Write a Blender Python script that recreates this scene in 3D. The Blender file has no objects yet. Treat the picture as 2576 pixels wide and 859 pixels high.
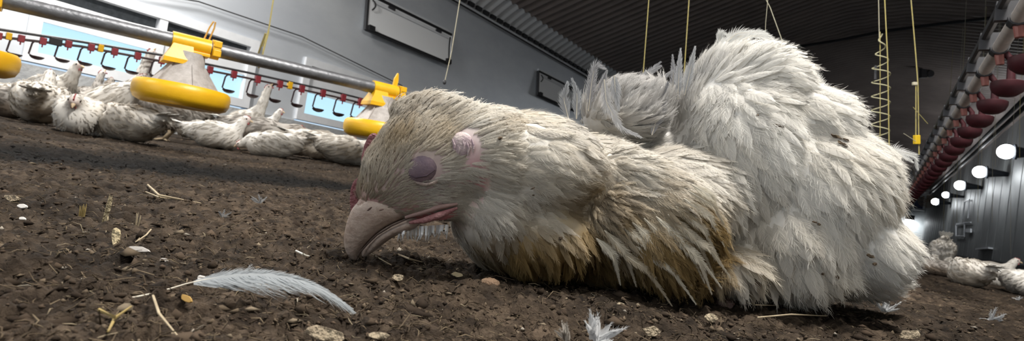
import bpy, bmesh, math, random
import numpy as np
from mathutils import Vector, Matrix

random.seed(7)
RNG = np.random.default_rng(7)
scene = bpy.context.scene
COL = scene.collection

# ------------------------------------------------------------------ camera
IMG_W, IMG_H, F = 2576.0, 859.0, 1300.0
CAM_H = 0.06
ROLL = math.atan(0.16)
PITCH = math.atan(36.0 / F)
CAM = np.array([0.0, 0.0, CAM_H])
FWD = np.array([0, math.cos(PITCH), math.sin(PITCH)])
_u0 = np.array([0, -math.sin(PITCH), math.cos(PITCH)])
_r0 = np.array([1.0, 0, 0])
RIGHT = math.cos(ROLL) * _r0 + math.sin(ROLL) * _u0
UP = -math.sin(ROLL) * _r0 + math.cos(ROLL) * _u0
cd = bpy.data.cameras.new('camera')
cd.sensor_width = 36.0
cd.lens = F / IMG_W * 36.0
cd.clip_start = 0.01
cd.clip_end = 200
cd.dof.use_dof = True
cd.dof.focus_distance = 0.335
cd.dof.aperture_fstop = 22.0
cam = bpy.data.objects.new('camera', cd)
M = Matrix.Identity(4)
for i in range(3):
    M[i][0], M[i][1], M[i][2], M[i][3] = RIGHT[i], UP[i], -FWD[i], CAM[i]
cam.matrix_world = M
COL.objects.link(cam)
scene.camera = cam

# ------------------------------------------------------------------ world, exposure
w = bpy.data.worlds.new('world')
scene.world = w
w.use_nodes = True
w.node_tree.nodes['Background'].inputs[0].default_value = (0.62, 0.8, 1.0, 1)
w.node_tree.nodes['Background'].inputs[1].default_value = 1.0
scene.view_settings.view_transform = 'Standard'
scene.view_settings.look = 'None'
scene.view_settings.gamma = 1.0
scene.view_settings.use_curve_mapping = False
scene.view_settings.exposure = 0.0
scene.cycles.use_denoising = True
scene.cycles.max_bounces = 6
scene.cycles.diffuse_bounces = 3
scene.cycles.transparent_max_bounces = 8
scene.cycles.sample_clamp_indirect = 4

# ------------------------------------------------------------------ house frame
def ray(px, py):
    return FWD + (px - IMG_W / 2) / F * RIGHT - (py - IMG_H / 2) / F * UP

def P(px, py, z):
    return CAM + z * ray(px, py)

_vp = ray(2200, 612)
PSI = math.atan2(_vp[0], _vp[1])
AX = np.array([math.sin(PSI), math.cos(PSI), 0])      # along the house
LAT = np.array([-math.cos(PSI), math.sin(PSI), 0])    # towards the left wall

def H(s, t, z):
    return AX * s + LAT * t + np.array([0, 0, z])

def on_t(px, py, t):
    d = ray(px, py)
    k = (t - CAM @ LAT) / (d @ LAT)
    return CAM + k * d

def on_z(px, py, z):
    d = ray(px, py)
    return CAM + (z - CAM[2]) / d[2] * d

def st(p):
    return float(p @ AX), float(p @ LAT), float(p[2])

def project(p):
    v = np.asarray(p) - CAM
    z = v @ FWD
    return IMG_W / 2 + F * (v @ RIGHT) / z, IMG_H / 2 - F * (v @ UP) / z, z

T_L, T_R, S0, S1 = 5.0, -2.6, -7.0, 46.0
Z_L, Z_R = 2.45, 3.75

# ------------------------------------------------------------------ lights
def area(name, loc, target, size, power, color, size_y=None):
    d = bpy.data.lights.new(name, 'AREA')
    d.energy = power
    d.color = color
    d.size = size
    if size_y:
        d.shape = 'RECTANGLE'
        d.size_y = size_y
    o = bpy.data.objects.new(name, d)
    o.location = loc
    v = Vector(target) - Vector(loc)
    o.rotation_euler = v.to_track_quat('-Z', 'Y').to_euler()
    COL.objects.link(o)
    return o

# added fill from behind the camera, in a made-up open doorway
area('added_rear_fill', H(S0 + 0.35, 1.4, 1.5), H(4, 1.4, 0.8), 3.6, 45, (0.86, 0.93, 1.0), 2.6)
# light of unseen ceiling lamps built below, those at left and rear added as fill
LAMPS = [(0.72, -0.30, 3.1, 225), (0.9, 3.9, 2.5, 105), (-2.2, 3.3, 2.55, 60), (-2.4, -0.75, 3.1, 40)]
for s_, t_, z_, e_ in LAMPS:
    area('unseen_ceiling_light', H(s_, t_, z_ - 0.06), H(s_, t_, 0), 0.16, e_, (1.0, 0.96, 0.90), 1.2)

# ------------------------------------------------------------------ materials
MATS = {}
def mat(name, color, rough=0.6, metal=0.0, var=0.0, scale=8.0, color2=None, bump=0.0, bscale=60.0,
        emit=None, estr=0.0, stretch=None, spec=0.5, trans=0.0):
    if name in MATS:
        return MATS[name]
    m = bpy.data.materials.new(name)
    m.use_nodes = True
    nt = m.node_tree
    b = nt.nodes['Principled BSDF']
    b.inputs['Base Color'].default_value = (*color, 1)
    b.inputs['Roughness'].default_value = rough
    b.inputs['Metallic'].default_value = metal
    b.inputs['Specular IOR Level'].default_value = spec
    tc = nt.nodes.new('ShaderNodeTexCoord')
    mp = nt.nodes.new('ShaderNodeMapping')
    if stretch:
        mp.inputs['Scale'].default_value = stretch
    nt.links.new(tc.outputs['Object'], mp.inputs['Vector'])
    if color2 is not None:
        n = nt.nodes.new('ShaderNodeTexNoise')
        n.inputs['Scale'].default_value = scale
        n.inputs['Detail'].default_value = 6
        n.inputs['Roughness'].default_value = 0.65
        r = nt.nodes.new('ShaderNodeValToRGB')
        r.color_ramp.elements[0].position = 0.35
        r.color_ramp.elements[1].position = 0.68
        r.color_ramp.elements[0].color = (*color, 1)
        r.color_ramp.elements[1].color = (*color2, 1)
        nt.links.new(mp.outputs[0], n.inputs['Vector'])
        nt.links.new(n.outputs[0], r.inputs[0])
        nt.links.new(r.outputs[0], b.inputs['Base Color'])
    if bump:
        n2 = nt.nodes.new('ShaderNodeTexNoise')
        n2.inputs['Scale'].default_value = bscale
        n2.inputs['Detail'].default_value = 4
        bp = nt.nodes.new('ShaderNodeBump')
        bp.inputs['Strength'].default_value = bump
        bp.inputs['Distance'].default_value = 0.02
        nt.links.new(mp.outputs[0], n2.inputs['Vector'])
        nt.links.new(n2.outputs[0], bp.inputs['Height'])
        nt.links.new(bp.outputs[0], b.inputs['Normal'])
    if emit:
        b.inputs['Emission Color'].default_value = (*emit, 1)
        b.inputs['Emission Strength'].default_value = estr
    if trans:
        b.inputs['Transmission Weight'].default_value = trans
    MATS[name] = m
    return m

def attr_mat(name, rough=0.85, trans=0.35, spec=0.2, gain=1.0):
    m = bpy.data.materials.new(name)
    m.use_nodes = True
    nt = m.node_tree
    b = nt.nodes['Principled BSDF']
    a = nt.nodes.new('ShaderNodeAttribute')
    a.attribute_name = 'col'
    b.inputs['Roughness'].default_value = rough
    b.inputs['Specular IOR Level'].default_value = spec
    nt.links.new(a.outputs['Color'], b.inputs['Base Color'])
    if trans:
        tr = nt.nodes.new('ShaderNodeBsdfTranslucent')
        mx = nt.nodes.new('ShaderNodeMixShader')
        mx.inputs[0].default_value = trans
        nt.links.new(a.outputs['Color'], tr.inputs['Color'])
        nt.links.new(b.outputs[0], mx.inputs[1])
        nt.links.new(tr.outputs[0], mx.inputs[2])
        nt.links.new(mx.outputs[0], nt.nodes['Material Output'].inputs[0])
    return m

M_FEATHER = attr_mat('feather_barbs', trans=0.5)
M_CRUMB = attr_mat('litter_crumbs', trans=0.0, rough=0.95, spec=0.1)
M_SKIN = attr_mat('bird_skin', trans=0.0, rough=0.7, spec=0.3)
GALV = mat('galvanised_sheet', (0.66, 0.70, 0.76), 0.38, 0.35, color2=(0.82, 0.86, 0.90), scale=1.3, bump=0.35, bscale=1.2, stretch=(0.5, 0.5, 1.0))
GALV_R = mat('dull_sheet', (0.30, 0.31, 0.31), 0.5, 0.3, color2=(0.37, 0.38, 0.38), scale=2.0, bump=0.15, bscale=1.6)
ROOF = mat('brown_roof_sheet', (0.27, 0.225, 0.21), 0.55, 0.2, color2=(0.36, 0.30, 0.275), scale=1.5)
CONC = mat('concrete', (0.33, 0.34, 0.35), 0.85, color2=(0.46, 0.47, 0.47), scale=7.0, bump=0.3, bscale=40)
WHITE = mat('white_plastic', (0.78, 0.80, 0.83), 0.4, color2=(0.7, 0.72, 0.75), scale=9)
BLACK = mat('black_rubber', (0.012, 0.012, 0.014), 0.6)
DARKSLOT = mat('dark_vent_gap', (0.035, 0.042, 0.05), 0.6, color2=(0.07, 0.08, 0.09), scale=30)
PANE = mat('daylit_pane', (0.08, 0.12, 0.16), 0.3, emit=(0.54, 0.85, 1.0), estr=1.0)
PIPE = mat('steel_pipe', (0.16, 0.165, 0.175), 0.42, 0.6, color2=(0.24, 0.245, 0.26), scale=25, bump=0.1, bscale=90)
YELLOW = mat('yellow_plastic', (0.86, 0.50, 0.012), 0.38, color2=(0.80, 0.43, 0.012), scale=14, bump=0.05, bscale=200)
HOPPER = mat('dusty_clear_plastic', (0.36, 0.33, 0.31), 0.6, color2=(0.50, 0.47, 0.45), scale=60, bump=0.1, bscale=160)
REDP = mat('red_plastic', (0.30, 0.035, 0.045), 0.45, color2=(0.22, 0.025, 0.035), scale=20)
DRED = mat('dark_red_plastic', (0.046, 0.006, 0.010), 0.6, spec=0.3, color2=(0.033, 0.005, 0.008), scale=30)
CUPD = mat('dark_cup_plastic', (0.03, 0.012, 0.015), 0.4)
CORD = mat('yellow_cord', (0.46, 0.38, 0.11), 0.8, color2=(0.36, 0.31, 0.16), scale=60)
CORDP = mat('pale_cord', (0.52, 0.48, 0.36), 0.8)
PVC = mat('grey_tube', (0.50, 0.45, 0.41), 0.45, color2=(0.30, 0.28, 0.27), scale=18)
IRON = mat('grey_iron', (0.07, 0.07, 0.075), 0.5, 0.5)
BULB = mat('lit_bulb', (1, 1, 1), 0.3, emit=(0.93, 0.97, 1.0), estr=28)
LAMPM = mat('lamp_housing', (0.02, 0.025, 0.035), 0.5)

# ------------------------------------------------------------------ helpers
def prop(o, label=None, cat=None, group=None, kind=None):
    if label: o['label'] = label
    if cat: o['category'] = cat
    if group: o['group'] = group
    if kind: o['kind'] = kind
    return o

def link(name, me, m, parent=None):
    o = bpy.data.objects.new(name, me)
    if m is not None and len(me.materials) == 0:
        me.materials.append(m)
    COL.objects.link(o)
    if parent is not None:
        o.parent = parent
        o.matrix_parent_inverse = parent.matrix_world.inverted()
    return o

def empty(name, loc=(0, 0, 0), rz=0.0):
    o = bpy.data.objects.new(name, None)
    o.empty_display_size = 0.05
    o.matrix_world = Matrix.Translation(Vector(loc)) @ Matrix.Rotation(rz, 4, 'Z')
    COL.objects.link(o)
    return o

def mesh_from(verts, faces, smooth=False):
    me = bpy.data.meshes.new('m')
    me.from_pydata([tuple(map(float, v)) for v in verts], [], faces)
    me.update()
    if smooth:
        me.polygons.foreach_set('use_smooth', [True] * len(me.polygons))
    return me

def tri_mesh(V, T, col=None, smooth=False):
    me = bpy.data.meshes.new('m')
    V = np.ascontiguousarray(V, np.float32)
    T = np.ascontiguousarray(T, np.int32)
    k = T.shape[1]
    me.vertices.add(len(V))
    me.vertices.foreach_set('co', V.ravel())
    me.loops.add(T.size)
    me.loops.foreach_set('vertex_index', T.ravel())
    me.polygons.add(len(T))
    me.polygons.foreach_set('loop_start', np.arange(0, T.size, k, dtype=np.int32))
    me.polygons.foreach_set('loop_total', np.full(len(T), k, np.int32))
    if smooth:
        me.polygons.foreach_set('use_smooth', np.ones(len(T), bool))
    if col is not None:
        a = me.attributes.new('col', 'FLOAT_COLOR', 'POINT')
        c = np.ones((len(V), 4), np.float32)
        c[:, :3] = col
        a.data.foreach_set('color', c.ravel())
    me.update()
    me.validate()
    return me

class B:
    """collects shapes of ONE part"""
    def __init__(self):
        self.v, self.f = [], []
    def add(self, v, f):
        n = len(self.v)
        self.v += [tuple(map(float, p)) for p in v]
        self.f += [tuple(i + n for i in q) for q in f]
        return self
    def obox(self, c, ux, uy, uz, hx, hy, hz):
        c, ux, uy, uz = map(np.asarray, (c, ux, uy, uz))
        v = [c + sx * hx * ux + sy * hy * uy + sz * hz * uz for sz in (-1, 1) for sy in (-1, 1) for sx in (-1, 1)]
        return self.add(v, [(0, 2, 3, 1), (4, 5, 7, 6), (0, 1, 5, 4), (2, 6, 7, 3), (0, 4, 6, 2), (1, 3, 7, 5)])
    def hbox(self, s0, s1, t0, t1, z0, z1):
        return self.obox(H((s0 + s1) / 2, (t0 + t1) / 2, (z0 + z1) / 2), AX, LAT, (0, 0, 1), abs(s1 - s0) / 2, abs(t1 - t0) / 2, abs(z1 - z0) / 2)
    def tube(self, pts, r, n=10, cap=True):
        pts = [np.asarray(p, float) for p in pts]
        rs = r if hasattr(r, '__len__') else [r] * len(pts)
        rings, prev = [], None
        for i, p in enumerate(pts):
            d = pts[min(i + 1, len(pts) - 1)] - pts[max(i - 1, 0)]
            d = d / (np.linalg.norm(d) + 1e-12)
            if prev is None:
                a = np.array([0, 0, 1.0]) if abs(d[2]) < 0.9 else np.array([1.0, 0, 0])
            else:
                a = prev
            x = a - d * (a @ d)
            x /= np.linalg.norm(x) + 1e-12
            prev = x
            y = np.cross(d, x)
            rings.append([p + rs[i] * (math.cos(2 * math.pi * k / n) * x + math.sin(2 * math.pi * k / n) * y) for k in range(n)])
        v = [q for rg in rings for q in rg]
        f = []
        for i in range(len(pts) - 1):
            for k in range(n):
                f.append((i * n + k, i * n + (k + 1) % n, (i + 1) * n + (k + 1) % n, (i + 1) * n + k))
        if cap:
            f.append(tuple(range(n - 1, -1, -1)))
            f.append(tuple((len(pts) - 1) * n + k for k in range(n)))
        return self.add(v, f)
    def lathe(self, c, prof, n=40, axis=(0, 0, 1), xd=None):
        c, axis = np.asarray(c, float), np.asarray(axis, float)
        axis = axis / np.linalg.norm(axis)
        x = np.asarray(xd if xd is not None else ((1, 0, 0) if abs(axis[0]) < 0.9 else (0, 1, 0)), float)
        x = x - axis * (x @ axis); x /= np.linalg.norm(x)
        y = np.cross(axis, x)
        v = [c + axis * z + r * (math.cos(2 * math.pi * k / n) * x + math.sin(2 * math.pi * k / n) * y) for r, z in prof for k in range(n)]
        f = []
        for i in range(len(prof) - 1):
            for k in range(n):
                f.append((i * n + k, i * n + (k + 1) % n, (i + 1) * n + (k + 1) % n, (i + 1) * n + k))
        f.append(tuple(range(n - 1, -1, -1)))
        f.append(tuple((len(prof) - 1) * n + k for k in range(n)))
        return self.add(v, f)
    def ball(self, c, ax, ay, az, n=14, m=8):
        c, ax, ay, az = (np.asarray(q, float) for q in (c, ax, ay, az))
        v = [c + az]
        for i in range(1, m):
            th = math.pi * i / m
            for k in range(n):
                ph = 2 * math.pi * k / n
                v.append(c + math.sin(th) * (math.cos(ph) * ax + math.sin(ph) * ay) + math.cos(th) * az)
        v.append(c - az)
        f = [(0, 1 + k, 1 + (k + 1) % n) for k in range(n)]
        for i in range(m - 2):
            for k in range(n):
                a, b2 = 1 + i * n + k, 1 + i * n + (k + 1) % n
                f.append((a, a + n, b2 + n, b2))
        e = 1 + (m - 2) * n
        f += [(len(v) - 1, e + (k + 1) % n, e + k) for k in range(n)]
        return self.add(v, f)
    def prism(self, poly, d):
        """polygon of 3D points extruded by +-d"""
        d = np.asarray(d, float)
        n = len(poly)
        v = [np.asarray(p) - d for p in poly] + [np.asarray(p) + d for p in poly]
        f = [tuple(range(n - 1, -1, -1)), tuple(range(n, 2 * n))] + [(k, (k + 1) % n, n + (k + 1) % n, n + k) for k in range(n)]
        return self.add(v, f)
    def build(self, name, m, parent=None, smooth=False, bevel=0.0):
        me = mesh_from(self.v, self.f, smooth)
        if bevel or smooth:
            bm = bmesh.new(); bm.from_mesh(me)
            if bevel:
                bmesh.ops.bevel(bm, geom=bm.edges[:], offset=bevel, segments=2, affect='EDGES', profile=0.5)
            bmesh.ops.recalc_face_normals(bm, faces=bm.faces[:])
            bm.to_mesh(me); bm.free()
        if smooth:
            me.polygons.foreach_set('use_smooth', [True] * len(me.polygons))
            if hasattr(me, 'set_sharp_from_angle'):
                me.set_sharp_from_angle(angle=math.radians(45))
        return link(name, me, m, parent)

# numpy noise
def _hash(ix, iy, iz, seed):
    h = (ix.astype(np.int64) * 374761393 + iy.astype(np.int64) * 668265263 + iz.astype(np.int64) * 2147483647 + seed * 1274126177) & 0xffffffff
    h = ((h ^ (h >> 13)) * 1274126177) & 0xffffffff
    h = ((h ^ (h >> 16)) * 2246822519) & 0xffffffff
    return ((h ^ (h >> 15)) & 0xffffff) / float(0xffffff)

def vnoise(x, y, z=None, seed=0):
    if z is None: z = np.zeros_like(x)
    fx, fy, fz = np.floor(x), np.floor(y), np.floor(z)
    u, v, q = x - fx, y - fy, z - fz
    u, v, q = (a * a * (3 - 2 * a) for a in (u, v, q))
    out = 0
    for dz in (0, 1):
        wz = q if dz else 1 - q
        for dy in (0, 1):
            wy = v if dy else 1 - v
            for dx in (0, 1):
                wx = u if dx else 1 - u
                out = out + wx * wy * wz * _hash(fx + dx, fy + dy, fz + dz, seed)
    return out

def fbm(x, y, z=None, oct=4, seed=0):
    a, s, t = 1.0, 0, 0
    for o in range(oct):
        s = s + a * vnoise(x * 2 ** o, y * 2 ** o, None if z is None else z * 2 ** o, seed + o)
        t += a; a *= 0.55
    return s / t

def sstep(a, b, x):
    t = np.clip((x - a) / (b - a), 0, 1)
    return t * t * (3 - 2 * t)

# ------------------------------------------------------------------ litter floor
def macro(x, y):
    x, y = np.asarray(x, float), np.asarray(y, float)
    t = -x * math.cos(PSI) + y * math.sin(PSI)
    s = x * math.sin(PSI) + y * math.cos(PSI)
    wob = 0.05 * (vnoise(s * 2.1 + 5, t * 0 + 3, seed=3) - 0.5)
    tr = np.exp(-((t - 1.12 - wob) / 0.20) ** 2) * 0.022 * (1 - 0.6 * sstep(1.2, 2.4, s))
    g = -tr - 0.008 * sstep(1.15, 1.3, t) + 0.040 * sstep(0.9, 1.8, s) * sstep(1.2, 1.6, t) - 0.055 * sstep(0.8, 2.0, s) * (1 - sstep(-0.05, 0.6, t))
    g = g + 0.010 * (vnoise(x * 5 + 9, y * 5, seed=11) - 0.5) * sstep(0.5, 1.2, np.hypot(x, y))
    return g

def hollow_shade(x, y):  # shade of the left hollow, painted as a dark band in the litter colours
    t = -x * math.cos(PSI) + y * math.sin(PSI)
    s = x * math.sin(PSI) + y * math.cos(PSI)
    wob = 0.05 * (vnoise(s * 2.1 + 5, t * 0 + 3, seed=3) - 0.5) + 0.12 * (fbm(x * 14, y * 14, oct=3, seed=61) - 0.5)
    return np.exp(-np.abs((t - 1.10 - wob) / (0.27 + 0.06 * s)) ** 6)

def detail(x, y):
    r = np.hypot(x, y)
    c = fbm(x * 70, y * 70, oct=4, seed=21)
    d = 0.016 * (np.abs(c - 0.5) ** 0.8 - 0.2)
    d += 0.017 * (fbm(x * 24, y * 24, oct=3, seed=31) - 0.5)
    d += 0.004 * (vnoise(x * 330, y * 330, seed=41) - 0.5) * (1 - sstep(0.8, 1.6, r))
    d += 0.020 * (fbm(x * 9, y * 9, oct=3, seed=33) - 0.5) * sstep(0.6, 1.2, r)
    return d * 0.8

def ground(x, y):
    return float(macro(np.array([x]), np.array([y]))[0])

def build_floor():
    r1 = np.geomspace(0.11, 5.5, 390)
    r2 = np.geomspace(5.7, 48, 40)
    r = np.concatenate([r1, r2])
    th = np.radians(np.linspace(-62, 62, 740))
    R, TH = np.meshgrid(r, th, indexing='ij')
    X, Y = R * np.sin(TH), R * np.cos(TH)
    s = X * AX[0] + Y * AX[1]; t = X * LAT[0] + Y * LAT[1]
    Z = macro(X, Y) + detail(X, Y)
    V = np.stack([X, Y, Z], -1).reshape(-1, 3)
    nr, nt_ = R.shape
    i = np.arange(nr - 1)[:, None] * nt_ + np.arange(nt_ - 1)[None, :]
    ok = ((t < T_L + .05) & (t > T_R - .05) & (s < S1))
    k = ok[:-1, :-1] | ok[1:, 1:]
    i = i[k]
    Q = np.stack([i, i + nt_, i + nt_ + 1, i + 1], -1)
    used, inv = np.unique(Q, return_inverse=True)
    V = V[used]
    Q = inv.reshape(Q.shape)
    me = tri_mesh(V, Q[:, ::-1].copy(), col=(1 - 0.95 * hollow_shade(V[:, 0], V[:, 1]))[:, None] * np.ones(3)[None], smooth=True)
    m = bpy.data.materials.new('poultry_litter'); m.use_nodes = True
    nt = m.node_tree; b = nt.nodes['Principled BSDF']
    b.inputs['Roughness'].default_value = 0.95
    b.inputs['Specular IOR Level'].default_value = 0.15
    tc = nt.nodes.new('ShaderNodeTexCoord')
    def noise(sc, det=5, ro=0.6):
        n = nt.nodes.new('ShaderNodeTexNoise'); n.inputs['Scale'].default_value = sc
        n.inputs['Detail'].default_value = det; n.inputs['Roughness'].default_value = ro
        nt.links.new(tc.outputs['Object'], n.inputs['Vector']); return n
    def ramp(src, stops):
        rp = nt.nodes.new('ShaderNodeValToRGB'); e = rp.color_ramp.elements
        e[0].position, e[0].color = stops[0][0], (*stops[0][1], 1)
        e[1].position, e[1].color = stops[-1][0], (*stops[-1][1], 1)
        for p, c in stops[1:-1]:
            q = e.new(p); q.color = (*c, 1)
        nt.links.new(src, rp.inputs[0]); return rp
    a = ramp(noise(85).outputs[0], [(0.3, (0.015, 0.011, 0.008)), (0.5, (0.046, 0.034, 0.024)), (0.72, (0.115, 0.088, 0.064))])
    c = ramp(noise(6.5, 3).outputs[0], [(0.36, (0.38, 0.37, 0.36)), (0.64, (1.0, 0.96, 0.92))])
    mx = nt.nodes.new('ShaderNodeMix'); mx.data_type = 'RGBA'; mx.blend_type = 'MULTIPLY'; mx.inputs[0].default_value = 1
    nt.links.new(a.outputs[0], mx.inputs[6]); nt.links.new(c.outputs[0], mx.inputs[7])
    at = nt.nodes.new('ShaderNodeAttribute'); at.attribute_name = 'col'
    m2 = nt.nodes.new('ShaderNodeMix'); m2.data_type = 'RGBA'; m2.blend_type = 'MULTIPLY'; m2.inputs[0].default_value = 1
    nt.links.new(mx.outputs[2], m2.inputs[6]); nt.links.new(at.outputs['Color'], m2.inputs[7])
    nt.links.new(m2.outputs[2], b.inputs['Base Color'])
    bp = nt.nodes.new('ShaderNodeBump'); bp.inputs['Strength'].default_value = 0.9; bp.inputs['Distance'].default_value = 0.004
    nt.links.new(noise(260, 4).outputs[0], bp.inputs['Height']); nt.links.new(bp.outputs[0], b.inputs['Normal'])
    o = link('floor', me, m)
    prop(o, 'uneven dark brown poultry litter covering the barn floor', 'floor', kind='structure')
    slab = B().hbox(S0 - .3, S1 + .3, T_R - .3, T_L + .3, -0.30, -0.13)
    o2 = slab.build('floor_slab', CONC)
    prop(o2, 'concrete slab below the litter', 'floor', kind='structure')
    return o
build_floor()

# ------------------------------------------------------------------ house shell
def sheet(name, fn, s0, s1, ds, ts, m, label, cat, thick=0.0):
    """ribbed sheet: fn(s, t) -> z"""
    ss = np.arange(s0, s1 + ds, ds)
    S, T = np.meshgrid(ss, ts, indexing='ij')
    Z = fn(S, T)
    V = (S[..., None] * AX + T[..., None] * LAT)
    V[..., 2] += Z
    n, k = S.shape
    i = (np.arange(n - 1)[:, None] * k + np.arange(k - 1)[None, :]).ravel()
    Q = np.stack([i, i + k, i + k + 1, i + 1], -1)
    o = link(name, tri_mesh(V.reshape(-1, 3), Q, smooth=True), m)
    prop(o, label, cat, kind='structure')
    return o

T_RIDGE, Z_RIDGE = 0.4, 4.25
def roof_z(S, T):
    left = Z_L + 0.25 + (Z_RIDGE - Z_L - 0.25) * (T_L - 0.35 - T) / (T_L - 0.35 - T_RIDGE)
    right = Z_R + (Z_RIDGE - Z_R) * (T - T_R) / (T_RIDGE - T_R)
    z = np.where(T > T_RIDGE, left, right)
    k = np.abs(T - T_RIDGE)
    z = z - 0.12 * np.exp(-(k / 0.35) ** 2)
    p = (S / 0.17) % 1.0
    rib = np.clip(1.6 - np.abs(p - 0.5) * 6, 0, 1)
    return z - 0.035 * rib
sheet('ceiling', roof_z, S0, S1, 0.0283, np.array([T_R - .1, -1.8, -1.0, -.4, 0, .2, .4, .6, .8, 1.2, 2.0, 3.0, 4.0, T_L - 0.35]), ROOF,
      'dark brown ribbed metal ceiling over the barn', 'ceiling')
def eave_glow_z(S, T):
    u = (T_L - T) / 0.36
    p = (S / 0.17) % 1.0
    rib = np.clip(1.6 - np.abs(p - 0.5) * 6, 0, 1)
    return Z_L + 0.27 * u ** 0.8 - 0.03 * rib - 0.005
EAVE_GLOW = mat('eave_glow_sheet', (0.85, 0.86, 0.88), 0.4, 0.1)  # added strip; its pale colour stands for the light glow at the eave
sheet('trim_1', eave_glow_z, S0, S1, 0.0283, T_L - 0.36 * np.linspace(0, 1, 6), EAVE_GLOW, 'ribbed strip added at the left eave, its pale colour holds the glow there', 'trim')

def strct(name, b, m, label, cat):
    return prop(b.build(name, m), label, cat, kind='structure')

# windows (wall plane t = T_L)
def srow(px, py): return st(on_t(px, py, T_L))
w1a, w1b = srow(48, 168), srow(622, 268)
w2a, w2b = srow(742, 291), srow(1062, 358)
WZ0 = (w1a[2] + w1b[2] + w2a[2]) / 3
WZ1 = (srow(310, 12)[2] + srow(770, 130)[2]) / 2
GZ1 = (srow(310, 112)[2] + srow(560, 172)[2]) / 2
PZ = WZ0 - 0.02
WIN = [(w1a[0], w1b[0]), (w2a[0], w2b[0])]
wl = WIN[1][1] - WIN[1][0]
gap = WIN[1][0] - WIN[0][1]
nxt = WIN[1][1] + gap
while nxt < 14:
    WIN.append((nxt, nxt + wl)); nxt += wl + gap
pv = WIN[0][0] - gap
while pv - wl > S0:
    WIN.append((pv - wl, pv)); pv -= wl + gap
strct('baseboard_left', B().hbox(S0, S1, T_L - 0.03, T_L + 0.2, -0.13, PZ), CONC, 'grey concrete plinth along the foot of the left wall', 'plinth')
wallb = B()
ws = sorted(WIN)
cur = S0
for a, b2 in ws:
    wallb.hbox(cur, a, T_L, T_L + 0.12, PZ, WZ1)
    cur = b2
wallb.hbox(cur, S1, T_L, T_L + 0.12, PZ, WZ1)
wallb.hbox(S0, S1, T_L, T_L + 0.12, WZ1, Z_L + 0.1)
strct('wall_left', wallb, GALV, 'silvery metal clad left wall above the windows', 'wall')
for k, (a, b2) in enumerate(WIN):
    win = prop(empty('window_%d' % (k + 1), H((a + b2) / 2, T_L, WZ0)), None, None, kind='structure')
    fr = 0.075
    f = B()
    f.hbox(a, b2, T_L - 0.035, T_L + 0.1, WZ0, WZ0 + fr).hbox(a, b2, T_L - 0.035, T_L + 0.1, WZ1 - fr, WZ1)
    f.hbox(a, a + fr, T_L - 0.035, T_L + 0.1, WZ0 + fr, WZ1 - fr).hbox(b2 - fr, b2, T_L - 0.035, T_L + 0.1, WZ0 + fr, WZ1 - fr)
    f.build('window_frame', WHITE, win)
    mid = (a + b2) / 2
    B().hbox(mid - 0.03, mid + 0.03, T_L - 0.03, T_L + 0.1, WZ0 + fr, WZ1 - fr).build('mullion', WHITE, win)
    slot0 = WZ1 - fr - 0.10
    for c, d in ((a + fr, mid - 0.03), (mid + 0.03, b2 - fr)):
        B().hbox(c, d, T_L + 0.04, T_L + 0.06, WZ0 + fr, GZ1).build('pane', PANE, win)
        B().hbox(c, d, T_L + 0.05, T_L + 0.08, slot0, WZ1 - fr).build('vent_gap', DARKSLOT, win)
        B().hbox(c, d, T_L - 0.005, T_L + 0.05, GZ1, slot0).build('vent_flap', WHITE, win)

strct('wall_right', B().hbox(S0, S1, T_R - 0.12, T_R, -0.13, Z_R + 0.15), GALV_R, 'dull grey sheet metal right wall with vertical seams', 'wall')
seams = B()
k = 4.0
while k < S1:
    seams.hbox(k - .008, k + .008, T_R, T_R + 0.008, 0.12, Z_R - 0.1); k += 1.15
strct('trim_2', seams, mat('seam_grey', (0.30, 0.31, 0.31), 0.7, 0.0), 'vertical seams on the right wall', 'trim')
strct('baseboard_right', B().hbox(S0, S1, T_R, T_R + 0.06, -0.13, 0.09), IRON, 'dark kickboard along the right wall', 'baseboard')
strct('wall_far', B().hbox(S1, S1 + .15, T_R - .1, T_L + .1, -0.13, 4.6), mat('far_wall', (0.42, 0.44, 0.45), 0.6, color2=(0.5, 0.52, 0.53), scale=3), 'pale grey end wall of the barn', 'wall')
near = B()
near.hbox(S0 - .15, S0, T_R - .1, -0.4, -0.13, 4.6).hbox(S0 - .15, S0, 3.2, T_L + .1, -0.13, 4.6).hbox(S0 - .15, S0, -0.4, 3.2, 2.8, 4.6)
strct('wall_near', near, GALV_R, 'end wall behind the camera with a doorway added for the fill light', 'wall')
# eave closure strip on the left, with its dark notched edge
eb = B()
eb.hbox(S0, S1, T_L - 0.05, T_L, Z_L - 0.045, Z_L - 0.01)
strct('trim_3', eb, WHITE, 'pale rail along the top of the left wall', 'trim')
eb = B()
eb.tube([H(0.5, T_L - 0.07, Z_L - 0.06), H(S1 - .1, T_L - 0.07, Z_L - 0.06)], 0.012, 6)
k = 2.0
while k < 26:
    eb.hbox(k, k + 0.11, T_L - 0.10, T_L - 0.06, Z_L - 0.005, Z_L + 0.045); k += 0.17
strct('trim_4', eb, BLACK, 'black notched closure strip along the left eave', 'trim')

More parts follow.
